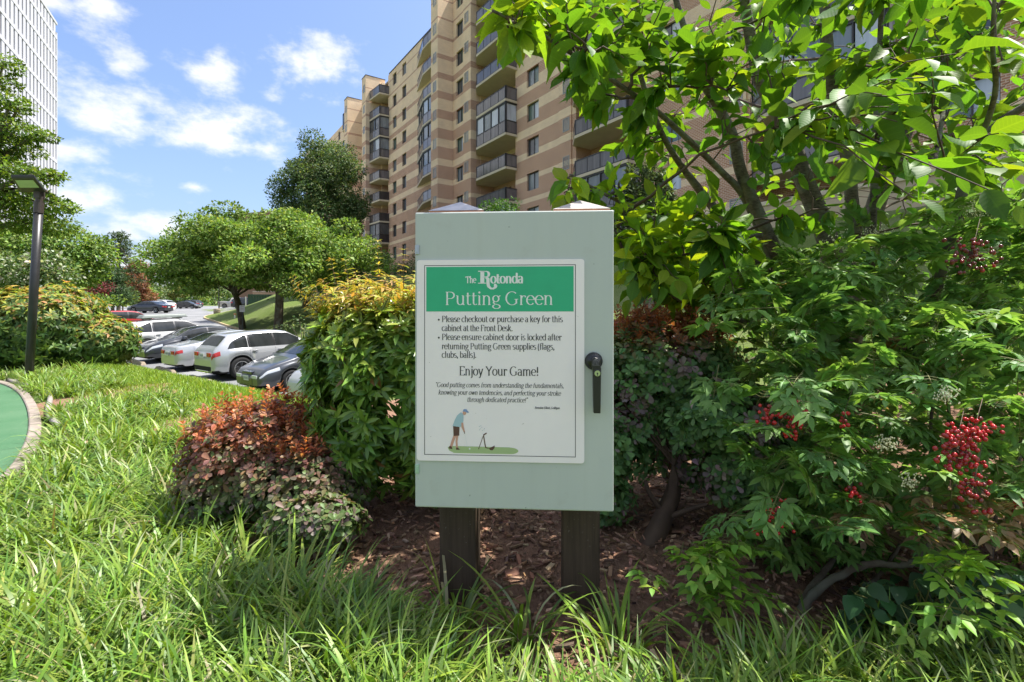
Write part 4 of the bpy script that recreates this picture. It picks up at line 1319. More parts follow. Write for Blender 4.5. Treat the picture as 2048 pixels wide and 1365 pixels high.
# ------------------------------------------------------------------ shrubs near the cabinet
def hedge():
    root = empty('evergreen_hedge', (-.62, 2.75, 0), 0, 'tall narrow-leaved evergreen barberry hedge with yellow new shoots, left of the cabinet', 'hedge')
    n = 4300
    # rounded-box shell, narrower at the foot
    d = sphere_dirs(n * 2); d = d[(d[:, 2] > -.9) & (d[:, 1] < .6)][:n]
    p = np.sign(d) * np.abs(d) ** .62
    c = np.array((-.60, 2.80, .62)); r = np.array((.49, .42, .51))
    rad = RNG.uniform(.5, 1.0, len(d))[:, None]
    lump = 1 + .06 * np.sin(d[:, :1] * 9 + 1) * np.cos(d[:, 2:] * 8)
    pts = c + p * r * rad * lump
    low = np.clip((.62 - pts[:, 2]) / .6, 0, 1)
    pts[:, 0] += low * .13 * np.clip(-(pts[:, 0] - c[0]) / .5, 0, 1) * 2
    nr = unit(d + np.array((0, 0, .25)))
    V = rosettes(pts, nr, 9, .068, T_LANCE, .85, .75, .22)
    z = np.repeat(pts[:, 2], 9) + RNG.normal(0, .06, len(V))
    g = colmix(len(V), [(.145, .28, .045), (.19, .34, .05), (.11, .225, .045), (.25, .40, .06)])
    y = colmix(len(V), [(.38, .46, .05), (.46, .50, .07), (.46, .40, .09), (.28, .40, .045)])
    w = np.clip((z - .80) / .34, 0, 1)[:, None] ** 1.3
    cols = g * (1 - w) + y * w
    brown = RNG.random(len(V)) < .012
    cols[brown] = (.22, .12, .04)
    emit(root, T_LANCE, V, cols, MAT['leaf_gloss'], 300)
    # long new shoots standing out of the top
    tips = [(755, 482, 2.75, -.02), (806, 500, 2.7, .0), (690, 522, 2.7, -.12), (662, 520, 2.65, -.14), (584, 556, 2.55, -.28), (712, 545, 2.8, .03), (832, 545, 2.7, .12),
            (770, 560, 2.6, .0), (620, 575, 2.6, -.1), (735, 550, 2.9, .1), (795, 565, 2.85, .08), (675, 575, 2.75, -.06), (645, 560, 2.8, -.1), (820, 575, 2.55, .1)]
    st = []; cen = []; ax = []; sz = []
    for px, py, dd, lean in tips:
        tip = np.array(P(px, py, dd)); foot = np.array((tip[0] - lean * .55, tip[1] + .03, 1.02))
        k = 14
        t = np.linspace(0, 1, k)[:, None]
        c_ = foot + (tip - foot) * t + np.array((lean * .05, 0, 0)) * np.sin(t * 3.14)
        st.append(([tuple(x) for x in c_], list(np.linspace(.0032, .0012, k))))
        for j in range(2, k):
            cen.append(c_[j]); ax.append(unit(tip - foot)); sz.append(.05 - .028 * j / k)
    more = pts[(pts[:, 2] > 1.0)][:260]
    for q in more:
        h = RNG.uniform(.05, .16); tip = q + np.array((RNG.normal(0, .03), RNG.normal(0, .03), h))
        st.append(([tuple(q), tuple(tip)], [.002, .001]))
        for j in (.5, 1.0):
            cen.append(q + (tip - q) * j); ax.append(unit(tip - q)); sz.append(.042)
    cen = np.array(cen); ax = np.array(ax); sz = np.array(sz)
    V = rosettes(cen, ax, 6, sz, T_LANCE, 1.0, .35, .3)
    cols = colmix(len(V), [(.55, .44, .10), (.48, .48, .08), (.58, .36, .12), (.38, .44, .06)])
    emit(root, T_LANCE, V, cols, MAT['leaf_gloss'], 120, 'new_growth', 'shoot_leaf')
    # woody stems
    for a in ((-.40, 2.60), (-.30, 2.75), (-.55, 2.85), (-.72, 2.9), (-.12, 2.8)):
        p0 = Vector((a[0] + .10, a[1] - .05, -.03)); p1 = Vector((a[0], a[1], .35)); p2 = Vector((a[0] - .06, a[1] + .05, .8))
        st.append((smooth_line([p0, p1, p2], 4), list(np.linspace(.014, .006, 9))))
    tubes('stems', st, MAT['twig'], root, 5, 'stuff')
hedge()

def barberry(name, label, lobes, colf, mat, base, rk=6, size=.024, ntop=300, shoots=0, shoot_cols=None, shoot_box=None, stems=()):
    root = empty(name, base, 0, label, 'shrub')
    P_ = []; N_ = []
    for n, c, r, inner in lobes:
        p, nn = ellipsoid_pts(n, c, r, inner, -.85); P_.append(p); N_.append(nn)
    P_ = np.concatenate(P_); N_ = np.concatenate(N_)
    keep = P_[:, 2] > .03
    P_, N_ = P_[keep], N_[keep]
    V = rosettes(P_, unit(N_ + np.array((0, 0, .4))), rk, size, T_OBOV, .85, .45, .25)
    cols = colf(np.repeat(P_, rk, 0) + jit(len(V), .02))
    emit(root, T_OBOV, V, cols, mat, ntop)
    st = list(stems)
    if shoots:
        up = P_[(N_[:, 2] > .05) & shoot_box(P_)]
        q = up[RNG.choice(len(up), shoots)]
        cen = []; ax = []
        for a in q:
            h = RNG.uniform(.03, .10); tip = a + np.array((RNG.normal(-.01, .025), RNG.normal(0, .02), h))
            st.append(([tuple(a), tuple(tip)], [.0016, .0008]))
            for t in np.linspace(.15, 1, 5): cen.append(a + (tip - a) * t); ax.append(unit(tip - a))
        V = rosettes(np.array(cen), np.array(ax), 4, size * .8, T_OBOV, .8, .75, .25)
        emit(root, T_OBOV, V, colmix(len(V), shoot_cols), mat, 100, 'new_growth', 'shoot_leaf')
    if st: tubes('stems', st, MAT['twig'], root, 5, 'stuff')
    return root
def red_cols(p):
    n = len(p)
    red = colmix(n, [(.46, .17, .09), (.50, .23, .12), (.38, .14, .10), (.34, .18, .12)])
    pur = colmix(n, [(.26, .13, .11), (.18, .16, .09), (.30, .15, .11), (.14, .20, .07)])
    grn = colmix(n, [(.13, .22, .065), (.15, .25, .075), (.21, .17, .14)])
    w = np.clip((p[:, 2] - .26) / .3 + (-1.15 - p[:, 0]) * 1.2, 0, .95)[:, None] * (RNG.random((n, 1)) < .5)
    v = np.clip((.36 - p[:, 2]) / .18, 0, 1)[:, None]
    return (pur * (1 - v) + grn * v) * (1 - w) + red * w
def pts_line(l, r0, r1): return (smooth_line([Vector(a) for a in l], 4), list(np.linspace(r0, r1, (len(l) - 1) * 4 + 1)))
barberry('red_barberry', 'low red and purple leaved barberry bush in front of the evergreen hedge',
         [(2000, (-1.29, 2.58, .30), (.38, .31, .30), .62), (900, (-.98, 2.42, .22), (.27, .24, .20), .6), (420, (-.86, 2.18, .15), (.22, .14, .12), .5), (350, (-1.0, 2.70, .40), (.22, .2, .19), .6), (260, (-1.42, 2.4, .2), (.16, .14, .16), .5)],
         red_cols, MAT['leaf'], (-1.1, 2.55, 0), 7, .026, 300, 210, [(.52, .19, .08), (.56, .26, .12), (.44, .14, .08)], lambda p: (p[:, 2] > .36),
         [pts_line([(-1.05 + a * .1, 2.5, -.02), (-1.1 + a * .3, 2.5 + .05 * a, .2), (-1.1 + a * .5, 2.5 + .1 * a, .42)], .008, .003) for a in (-.6, -.3, 0, .3, .6)])
def purple_cols(p):
    n = len(p)
    g = colmix(n, [(.16, .30, .10), (.20, .36, .12), (.12, .24, .09)])
    u = colmix(n, [(.34, .25, .27), (.38, .28, .28), (.28, .24, .20)])
    r = colmix(n, [(.46, .18, .09), (.40, .25, .16), (.34, .30, .16)])
    w = np.clip((p[:, 2] - .80) / .14, 0, 1)[:, None] * (RNG.random((n, 1)) < .6)
    v = ((np.sin(p[:, :1] * 13) * np.cos(p[:, 2:] * 11) + RNG.normal(0, .4, (n, 1))) > .55)
    b = np.where(v, u, g)
    return b * (1 - w) + r * w
barberry('purple_barberry', 'green and purple tinged barberry bush right behind the cabinet, above a gnarled stump',
         [(1500, (.82, 2.80, .74), (.44, .36, .30), .5), (800, (1.05, 2.55, .50), (.34, .26, .22), .45), (450, (1.12, 2.32, .33), (.26, .16, .20), .5), (320, (.50, 2.62, .35), (.20, .2, .22), .5), (300, (.98, 2.25, .58), (.22, .15, .14), .5), (520, (.62, 2.75, .45), (.30, .25, .30), .4), (520, (1.02, 2.70, .36), (.32, .22, .28), .4), (300, (1.28, 2.45, .30), (.24, .2, .22), .4), (160, (.46, 2.5, .14), (.14, .14, .13), .4)],
         purple_cols, MAT['leaf'], (.75, 2.6, 0), 7, .031, 300, 170, [(.50, .18, .08), (.44, .22, .14)], lambda p: (p[:, 2] > .88),
         [pts_line([(.70, 2.42, -.02), (.76, 2.46, .10), (.80, 2.5, .3), (.75 + k * .12, 2.6, .6), (.75 + k * .2, 2.75, .85)], .012, .004) for k in (-2, -1.5, -1, -.6, 0, .5, 1, 1.5, 2)]
         + [pts_line([(.62, 2.30, -.03), (.70, 2.38, .06), (.78, 2.47, .15), (.80, 2.5, .2)], .055, .035), pts_line([(.74, 2.4, .08), (.84, 2.36, .14), (.90, 2.33, .17)], .016, .008), pts_line([(.72, 2.42, .1), (.66, 2.42, .19), (.64, 2.42, .25)], .015, .009)])

# ------------------------------------------------------------------ nandina: compound fronds
def fronds(n_f, base, d, size, pin=3, leaflets=3, droop=.16):
    """arrays of leaflet bases/dirs/ups/lengths and rachis lines for n fronds"""
    B = []; D = []; U = []; L = []; lines = []; fid = []
    for i in range(n_f):
        b = np.array(base[i]); dv = unit(np.array(d[i])); s = unit(np.cross(dv, (0, 0, 1)) + RNG.normal(0, .12, 3)); sz = size[i]
        n = np.cross(s, dv)
        k = pin + 1
        rl = sz * 2.6
        pts = []
        for t in np.linspace(0, 1, 6): pts.append(b + dv * rl * t + np.array((0, 0, -droop * rl * t * t)))
        lines.append(([tuple(x) for x in pts], list(np.linspace(.0018, .0008, 6))))
        for j in range(1, k + 1):
            t = .25 + .75 * j / k
            f = t * 5; q = min(int(f), 4); p = pts[q] + (pts[q + 1] - pts[q]) * (f - q)
            tang = unit(pts[q + 1] - pts[q])
            arms = [(tang, .1)] if j == k else [(unit(tang * .55 + s), .0), (unit(tang * .55 - s), .0)]
            for av, _ in arms:
                al = sz * (1.05 - .55 * (j / k)) * RNG.uniform(.8, 1.15)
                e = p + av * al
                if j < k: lines.append(([tuple(p), tuple(e)], [.001, .0006]))
                q_s = unit(np.cross(av, n))
                for (o, dirn) in [(e, av)] + [(p + av * al * f2, unit(av * .6 + q_s * sg)) for f2 in ((.55, .9) if leaflets > 3 else (.72,)) for sg in (1, -1)]:
                    B.append(o); D.append(dirn + RNG.normal(0, .16, 3) + np.array((0, 0, -.04))); U.append(n + RNG.normal(0, .22, 3)); L.append(sz * RNG.uniform(.72, 1.1)); fid.append(i)
    return np.array(B), np.array(D), np.array(U), np.array(L), lines, np.array(fid)
def nandina_right():
    root = empty('nandina_shrub', (1.75, 2.3, 0), 0, 'large green nandina shrub with red berry clusters filling the right edge', 'shrub')
    pts = []; dirs = []; sz = []
    def fill(n, poly_fn, fpx, fpy, fd, s, out=(-.35, -.75, .35)):
        c = 0
        while c < n:
            px, py, d = RNG.uniform(*fpx), RNG.uniform(*fpy), RNG.uniform(*fd)
            if not poly_fn(px, py): continue
            p = np.array(P(px, py, d))
            if p[2] < .05: continue
            pts.append(p); dirs.append(unit(np.array(out) + RNG.normal(0, .6, 3))); sz.append(s * RNG.uniform(.75, 1.25)); c += 1
    up = lambda x, y: y > np.interp(x, [1380, 1450, 1560, 1700, 1800, 1900, 2050, 2300], [650, 570, 525, 490, 470, 420, 400, 380])
    fill(300, lambda x, y: up(x, y), (1400, 2200), (400, 760), (2.1, 3.0), .062)
    fill(230, lambda x, y: up(x, y) and x > np.interp(y, [700, 900, 1100], [1400, 1500, 1700]), (1400, 2200), (600, 1050), (1.75, 2.5), .055)
    fill(90, lambda x, y: x > 1560, (1560, 2150), (700, 1060), (1.5, 1.9), .050)
    fill(70, lambda x, y: x > 1640, (1640, 2200), (1000, 1280), (1.9, 2.6), .05)
    fill(160, lambda x, y: True, (1420, 2300), (480, 900), (3.0, 3.6), .075)
    fill(80, lambda x, y: True, (1500, 1760), (880, 1140), (2.0, 2.5), .048)
    fill(30, lambda x, y: True, (1480, 1640), (900, 1060), (1.75, 2.0), .045)
    B, D, U, L, lines, fid = fronds(len(pts), pts, dirs, sz, 3, 5)
    V = place(T_LEAFLET, B, D, U, L)
    kind = RNG.choice(4, len(pts), p=[.60, .25, .135, .015])[fid]
    pal = np.array([(.16, .31, .075), (.22, .38, .09), (.125, .26, .075), (.42, .29, .16)])
    px, py, d = proj(B)
    bronze = (px > 1820) & (py > 990) & (py < 1090) & (RNG.random(len(px)) < .6)
    kind = np.where(bronze, 3, kind)
    cols = pal[kind] * (1 + RNG.normal(0, .17, (len(B), 1))).clip(.5, 1.6) * (1 + RNG.normal(0, .05, (len(B), 3)))
    emit(root, T_LEAFLET, V, cols.clip(.005, .8), MAT['leaf'], 300, leaf='leaflet')
    # canes
    def cane(l, w0, w1, nm='cane', mt='bark'):
        ps = smooth_line([P(*q) for q in l], 6)
        rd = np.linspace(w0, w1, len(ps)) * (1 + RNG.normal(0, .07, len(ps)))
        ps = [q + Vector(tuple(RNG.normal(0, w0 * .09, 3))) for q in ps]
        m = MB(); m.tube(ps, list(rd), 10); m.build(nm, MAT[mt], root, True, world=True)
    cane([(1590, 1250, 1.75), (1625, 1190, 1.78), (1690, 1145, 1.8), (1745, 1128, 1.78), (1800, 1132, 1.75), (1835, 1118, 1.72), (1862, 1085, 1.7), (1880, 1040, 1.75)], .016, .007, 'branch')
    cane([(1600, 1235, 1.8), (1680, 1205, 1.85), (1760, 1150, 1.9), (1800, 1090, 1.95)], .012, .006, 'branch')
    cane([(1585, 1255, 1.76), (1620, 1180, 1.85), (1665, 1120, 1.95), (1690, 1040, 2.05), (1705, 960, 2.1)], .015, .007, 'branch')
    for a, b in ((1605, 1560), (1575, 1530), (1640, 1600), (1555, 1548), (1915, 1905), (1950, 1960), (1985, 2000), (1870, 1860), (2020, 2035), (2045, 2060)):
        cane([(a, 1260, 2.1), (a + RNG.uniform(-15, 15), 1120, 2.15), (b, 950, 2.2), (b + RNG.uniform(-30, 30), 760, 2.3)], .010, .006)
    tubes('stalks', lines, MAT['stem_green'], root, 4, 'stuff')
    # berries and flower panicles
    bm = MB()
    vs = [(math.cos(a) * math.cos(e), math.sin(a) * math.cos(e), math.sin(e)) for e in (-1.0, -.35, .35, 1.0) for a in np.linspace(0, 2 * math.pi, 8, endpoint=False)]
    fs = [(r * 8 + i, r * 8 + (i + 1) % 8, (r + 1) * 8 + (i + 1) % 8, (r + 1) * 8 + i) for r in range(3) for i in range(8)]
    b_ = len(vs); vs += [(0, 0, -1), (0, 0, 1)]
    fs2 = [(b_, (i + 1) % 8, i) for i in range(8)] + [(b_ + 1, 24 + i, 24 + (i + 1) % 8) for i in range(8)]
    bm.add(vs, fs + fs2)
    bmesh_ = {}
    for nm, c in (('bright', (.46, .012, .016)), ('deep', (.30, .010, .016)), ('dull', (.13, .012, .014))):
        bmesh_[nm] = bm.mesh('berry', plain('berry_' + nm, c, .22, 0, .6, var=.15, scale=40), True)
    for px, py, dd, hw, hh, n, tone in ((1540, 828, 1.54, 26, 24, 26, 'bright'), (1587, 842, 1.52, 30, 38, 52, 'bright'), (1950, 868, 1.36, 55, 30, 62, 'bright'), (1912, 905, 1.34, 42, 42, 80, 'deep'),
                                        (1950, 975, 1.36, 30, 50, 60, 'deep'), (1553, 1035, 1.6, 46, 34, 42, 'bright'), (1690, 836, 1.5, 9, 18, 10, 'bright'), (1703, 985, 1.55, 18, 26, 12, 'bright'),
                                        (1945, 512, 1.7, 58, 34, 70, 'dull'), (2042, 1010, 1.5, 16, 18, 16, 'bright')):
        c = P(px, py, dd)
        stalk = P(px + 15, py - hh - 40, dd + .06)
        m = MB(); k = []
        for i in range(n):
            a = RNG.normal(0, .5, 2).clip(-1, 1)
            q = P(px + a[0] * hw, py + a[1] * hh, dd + RNG.normal(0, .02))
            k.append(q)
        m.tube([stalk, c + Vector((0, 0, .02)), P(px, py + hh * .6, dd)], [.0010, .0009, .0006], 5)
        for q in k[::2]: m.tube([c + Vector((0, .004, .012)), q], [.0008, .0005], 4)
        o = m.build('berry_cluster', MAT['twig'], root, True, world=True)
        for q in k:
            nm = tone if RNG.random() < .75 else RNG.choice(['bright', 'deep', 'dull'])
            e = link('berry', bmesh_[nm], o, q); r = .0062 * RNG.uniform(.75, 1.15); e.scale = (r, r, r)
    cream = plain('flower_cream', (.62, .60, .38), .6)
    for px, py, dd, hw, hh, n in ((1770, 888, 1.45, 26, 16, 90), (1893, 790, 1.4, 24, 16, 90), (1822, 965, 1.46, 22, 18, 80), (1762, 475, 2.3, 30, 30, 80), (1672, 482, 2.45, 24, 26, 60), (1965, 425, 2.2, 60, 26, 140), (1745, 470, 2.3, 20, 26, 50), (1880, 690, 1.9, 30, 26, 60), (1640, 700, 2.2, 40, 14, 50), (1560, 690, 2.4, 40, 12, 40)):
        m = MB(); c = P(px, py + hh * 1.4, dd + .03)
        for i in range(n):
            a = RNG.normal(0, .5, 2).clip(-1.1, 1.1); q = P(px + a[0] * hw, py + a[1] * hh, dd + RNG.normal(0, .02)); r = .0026
            m.m = 0
            m.add([q + Vector(v) * r for v in ((1, 0, 0), (0, 1, 0), (-1, 0, 0), (0, -1, 0), (0, 0, 1.3), (0, 0, -1.3))], [(0, 1, 4), (1, 2, 4), (2, 3, 4), (3, 0, 4), (1, 0, 5), (2, 1, 5), (3, 2, 5), (0, 3, 5)])
            if i % 2 == 0:
                m.m = 1; m.tube([c, (c + q) / 2 + Vector((0, 0, .006)), q], .0005, 3, False)
        m.build('flower_panicle', [cream, MAT['stem_green']], root, world=True, kind='stuff')
nandina_right()

def sprigs(name, label, spots, size, cols, cat='plant', tpl=T_LEAFLET, leaflets=3, mat='leaf', base=None, ntop=300):
    c = base or spots[0][:3]
    g = P(*c)
    root = empty(name, (g.x, g.y, gz1(g.x, g.y)), 0, label, cat)
    pts = []; dirs = []; sz = []
    for px, py, dd, n, spread in spots:
        for i in range(n):
            p = np.array(P(px + RNG.normal(0, spread), py + RNG.normal(0, spread), dd + RNG.normal(0, .05)))
            p[2] = max(p[2], .03)
            pts.append(p); dirs.append(unit(np.array((RNG.normal(0, .6), -.6, .25 + RNG.normal(0, .3))))); sz.append(size * RNG.uniform(.8, 1.2))
    B, D, U, L, lines, fid = fronds(len(pts), pts, dirs, sz, 2, leaflets)
    V = place(tpl, B, D, U, L)
    emit(root, tpl, V, colmix(len(B), cols), MAT[mat], ntop, leaf='leaflet')
    ft = np.array((g.x, g.y, gz1(g.x, g.y) - .02))
    for p in pts[::2]: lines.append(([tuple(ft + RNG.normal(0, .02, 3) * (1, 1, 0)), tuple((ft + p) / 2 + np.array((0, .02, .03))), tuple(p)], [.003, .002, .0012]))
    tubes('stalks', lines, MAT['stem_green'], root, 4, 'stuff')
GRN = [(.22, .40, .055), (.27, .45, .06), (.17, .33, .05)]
sprigs('nandina_seedling', 'young bright green nandina seedling beside the gnarled stump', [(1375, 1110, 1.72, 9, 40), (1425, 1160, 1.68, 9, 35), (1450, 1090, 1.74, 7, 30), (1440, 1210, 1.68, 4, 30), (1400, 1080, 1.72, 5, 30)], .047, GRN, base=(1420, 1240, 1.78), tpl=T_OVATE)
sprigs('nandina_spray', 'bright green nandina spray hanging over dark leaves at the lower right edge', [(1890, 1180, 1.45, 4, 35), (1960, 1190, 1.42, 5, 40), (1880, 1115, 1.5, 4, 25), (2025, 1290, 1.35, 3, 20)], .045, GRN, base=(1990, 1330, 1.5), tpl=T_OVATE)
DK = [(.05, .12, .045), (.06, .14, .05), (.04, .10, .04)]
def broad():
    g = P(1900, 1340, 1.6)
    root = empty('dark_leaved_viburnum', (g.x, g.y, 0), 0, 'low dark green plant with broad toothed leaves in the bottom right corner', 'plant')
    n = 230
    px = RNG.uniform(1700, 2080, n); py = RNG.uniform(1150, 1330, n); dd = RNG.uniform(1.45, 1.9, n)
    B = np.stack([(px - 1024) / F * dd, dd, EYE + (HY - py) / F * dd], 1); B[:, 2] = B[:, 2].clip(.04)
    D = np.stack([RNG.normal(0, .6, n), RNG.normal(-.7, .3, n), RNG.normal(-.15, .25, n)], 1)
    U = np.array((0, -.25, 1.0)) + jit(n, .3)
    V = place(T_BROAD, B, D, U, RNG.normal(.062, .011, n))
    emit(root, T_BROAD, V, colmix(n, DK), MAT['leaf'], 300)
    tubes('stalks', [([(g.x + RNG.normal(0, .1), g.y + RNG.normal(0, .08), -.02), tuple(b + np.array((0, .02, -.02))), tuple(b)], [.003, .002, .0012]) for b in B], MAT['stem_green'], root, 4, 'stuff')
broad()
# ------------------------------------------------------------------ lilyturf, lawn, bark chips
def blades(base, az, lean0, lean1, length, width, segs, twist=.3):
    n = len(base)
    th = lean0[:, None] + lean1[:, None] * np.linspace(0, 1, segs)[None]
    step = (length / segs)[:, None]
    hx = np.cumsum(np.sin(th) * step, 1); hz = np.cumsum(np.cos(th) * step, 1)
    hx = np.hstack([np.zeros((n, 1)), hx]); hz = np.hstack([np.zeros((n, 1)), hz])
    ca, sa = np.cos(az)[:, None], np.sin(az)[:, None]
    c = np.stack([base[:, 0:1] + hx * ca, base[:, 1:2] + hx * sa, base[:, 2:3] + hz], -1)
    t = np.linspace(0, 1, segs + 1)
    w = width[:, None] * np.interp(t, [0, .25, .7, 1], [.6, 1, .8, .06])[None] * .5
    tw = twist * RNG.normal(0, 1, (n, 1))
    s = np.stack([-np.sin(az[:, None] + tw), np.cos(az[:, None] + tw), np.zeros((n, 1)) + .15 * tw], -1)
    V = np.stack([c - s * w[..., None], c + s * w[..., None]], 2).reshape(n, -1, 3)
    f = np.array([(2 * i, 2 * i + 1, 2 * i + 3, 2 * i + 2) for i in range(segs)])
    return V, f
def emit_blades(name, parts, cols, parent=None, mat='blade'):
    vs, fs, cs = [], [], []; off = 0
    for (V, f), c in zip(parts, cols):
        n, K = V.shape[:2]
        fs.append((f[None] + (np.arange(n) * K)[:, None, None] + off).reshape(-1, 4)); vs.append(V.reshape(-1, 3)); cs.append(np.repeat(c, K, 0)); off += n * K
    me = np_mesh(name, np.concatenate(vs), np.concatenate(fs), MAT[mat], True, np.concatenate(cs))
    return wlink(name, me, parent, 'stuff') if parent else tag(link(name, me), kind='stuff')
LIR = [(.15, .26, .032), (.21, .32, .04), (.105, .20, .032), (.27, .35, .07), (.34, .36, .17), (.33, .28, .14)]
def gx_edge(y):      # outer edge of the putting green's stone at this depth
    return np.interp(y, [p.y for p in gline], [p.x for p in gline]) + .22
def tufts(cx, cy, per, segs, ln, wd):
    n = len(cx)
    k = n * per
    bx_ = np.repeat(cx, per) + RNG.normal(0, .035, k); by = np.repeat(cy, per) + RNG.normal(0, .035, k)
    az = np.arctan2(by - np.repeat(cy, per), bx_ - np.repeat(cx, per)) + RNG.normal(0, .7, k)
    base = np.stack([bx_, by, gz(bx_, by) - .01], 1)
    L = RNG.normal(ln, ln * .22, k).clip(ln * .4, ln * 1.6)
    V = blades(base, az, RNG.uniform(.05, .6, k), RNG.uniform(.5, 2.3, k), L, RNG.normal(wd, wd * .2, k).clip(wd * .5), segs)
    return V, colmix(k, LIR, [.325, .275, .205, .13, .055, .01], .22)
def lilyturf():
    parts, cols = [], []
    def add(cx, cy, per, segs, ln, wd):
        v, c = tufts(cx, cy, per, segs, ln, wd); parts.append(v); cols.append(c)
    # the big bed between putting green and shrubs
    n = 5200
    y = 1.0 + 8.6 * RNG.random(n) ** 1.35; x = RNG.uniform(-8.5, 3.0, n)
    right = np.interp(y, [1.0, 1.45, 1.75, 2.0, 2.5, 3.0, 3.6, 4.2, 5.2, 5.9, 7.0, 8.5, 9.6], [-.35, -.42, -.7, -1.05, -1.62, -1.75, -1.85, -2.35, -3.3, -3.9, -5.2, -6.9, -8.0]) + RNG.normal(0, .08, n)
    ok = (x > np.where(y > 7.6, -8.2, gx_edge(y))) & (x < right)
    ok &= ~((((x + 2.95) / .42) ** 2 + ((y - 4.75) / .75) ** 2) < .8)
    ok &= ~((((x + 5.05) / .5) ** 2 + ((y - 6.0) / 1.3) ** 2) < .75)
    x, y = x[ok], y[ok]
    nr = y < 3.2
    add(x[nr], y[nr], 46, 6, .235, .0105)
    add(x[~nr], y[~nr], 26, 4, .23, .013)
    # a denser front rim and the strip along the bottom of the picture
    n = 520
    y = RNG.uniform(1.02, 1.72, n); x = RNG.uniform(-1.7, -.05, n)
    ok = x < np.interp(y, [1.0, 1.35, 1.6, 1.75], [-.15, -.25, -.45, -.75]); add(x[ok], y[ok], 30, 6, .23, .0095)
    n = 640
    y = RNG.uniform(.92, 1.46, n); x = RNG.uniform(-.35, 1.9, n)
    ok = (y < np.interp(x, [-.4, .0, .1, .3, .6, 1.0, 1.6, 2.0], [1.42, 1.28, 1.20, 1.28, 1.38, 1.44, 1.46, 1.46]) + RNG.normal(0, .03, n))
    add(x[ok], y[ok], 24, 6, .19, .009)
    emit_blades('lilyturf', parts, cols)['label'] = 'arching bright green lilyturf blades filling the bed'
    # single tufts that stand apart by the posts
    for cx, cy, lab in ((.04, 1.60, 'upright lilyturf tuft growing between the two posts'), (.33, 1.56, 'lilyturf tuft at the foot of the right post'), (-.20, 1.66, 'lilyturf tuft against the foot of the left post')):
        r = empty('lilyturf_tuft', (cx, cy, 0), 0, lab, 'plant', 'lilyturf tufts by the posts')
        v, c = tufts(np.array([cx]), np.array([cy]), 46, 7, .24, .010)
        V, f = v
        for i in range(len(V)):
            b = V[i, 0]
            me = np_mesh('blade', V[i] - b, f, MAT['blade'], True, np.repeat(c[i:i + 1], V.shape[1], 0))
            link('blade', me, r, b - np.array((cx, cy, 0)))
lilyturf()
def lawn():
    n = 210000
    s = .28 + 5.9 * RNG.random(n); t = RNG.uniform(-16, 12, n)
    x = ROW0[0] + s * ROWN[0] + t * ROWD[0]; y = ROW0[1] + s * ROWN[1] + t * ROWD[1]
    px, py, d = proj(np.stack([x, y, gz(x, y)], 1))
    ok = (px > 150) & (px < 700) & (x < -1.9) & (y > 3.0)
    x, y = x[ok], y[ok]; k = len(x)
    base = np.stack([x, y, gz(x, y) - .022], 1)
    V = blades(base, RNG.uniform(0, 6.28, k), RNG.uniform(0, .35, k), RNG.uniform(.1, .9, k), RNG.normal(.085, .02, k).clip(.03), RNG.normal(.009, .002, k).clip(.004), 2)
    o = emit_blades('lawn_grass', [V], [colmix(k, [(.21, .33, .028), (.26, .39, .035), (.31, .41, .05), (.15, .26, .028)])])
lawn()
def chips():
    n = 9000
    x = RNG.uniform(-1.5, 2.4, n); y = RNG.uniform(1.25, 3.4, n)
    L = RNG.lognormal(-3.75, .5, n).clip(.008, .07); W = L * RNG.uniform(.15, .45, n)
    a = RNG.uniform(0, 6.28, n); tl = RNG.normal(0, .25, n)
    ca, sa = np.cos(a), np.sin(a)
    c = np.stack([x, y, gz(x, y) + .012 + RNG.random(n) * .012], 1)
    u = np.stack([ca, sa, tl], 1) * L[:, None] * .5; v = np.stack([-sa, ca, RNG.normal(0, .25, n)], 1) * W[:, None] * .5
    up = np.array((0, 0, .0035))
    V = np.stack([c - u * 1.0 - v * .5, c + u * .7 - v, c + u + v * .4, c - u * .8 + v], 1)
    V = np.concatenate([V + up, V - up], 1)
    f = np.array([(0, 1, 2, 3), (0, 4, 5, 1), (1, 5, 6, 2), (2, 6, 7, 3), (3, 7, 4, 0)])
    fc = (f[None] + (np.arange(n) * 8)[:, None, None]).reshape(-1, 4)
    cols = colmix(n, [(.32, .185, .115), (.22, .13, .085), (.42, .27, .18), (.14, .09, .065), (.50, .33, .22)], [.3, .28, .2, .14, .08])
    me = np_mesh('bark_chips', V.reshape(-1, 3), fc, MAT['leaf_chip'], False, np.repeat(cols, 8, 0))
    tag(link('bark_chips', me), kind='stuff')
MAT['leaf_chip'] = leaf_mat('leaf_chip', 0.0, .9, .15)
chips()
# ------------------------------------------------------------------ trees and shrubs further off
def crown(clumps, per, size, pal, w=None, tpl=T_CARD, shell=.55, droop=0.0, flat=0.0):
    """clumps: list of (centre, radii); returns leaf verts and colours"""
    VV, CC = [], []
    for c, r in clumps:
        vol = (r[0] * r[1] * r[2]) ** (1 / 3)
        n = int(per * vol ** 2)
        d = sphere_dirs(n); rad = (RNG.random(n) * (1 - shell ** 3) + shell ** 3) ** (1 / 3) * (1 + RNG.normal(0, .09, n))
        p = np.array(c) + d * np.array(r) * rad[:, None]
        dv = d + jit(n, .7) + np.array((0, 0, -droop)); up = d * (1 - flat) + np.array((0, 0, .6 + flat)) + jit(n, .35)
        VV.append(place(tpl, p, dv, up, RNG.normal(size, size * .25, n).clip(size * .4)))
        tone = 1 + RNG.normal(0, .12)
        CC.append(colmix(n, pal, w, .2) * tone)
    return np.concatenate(VV), np.concatenate(CC)
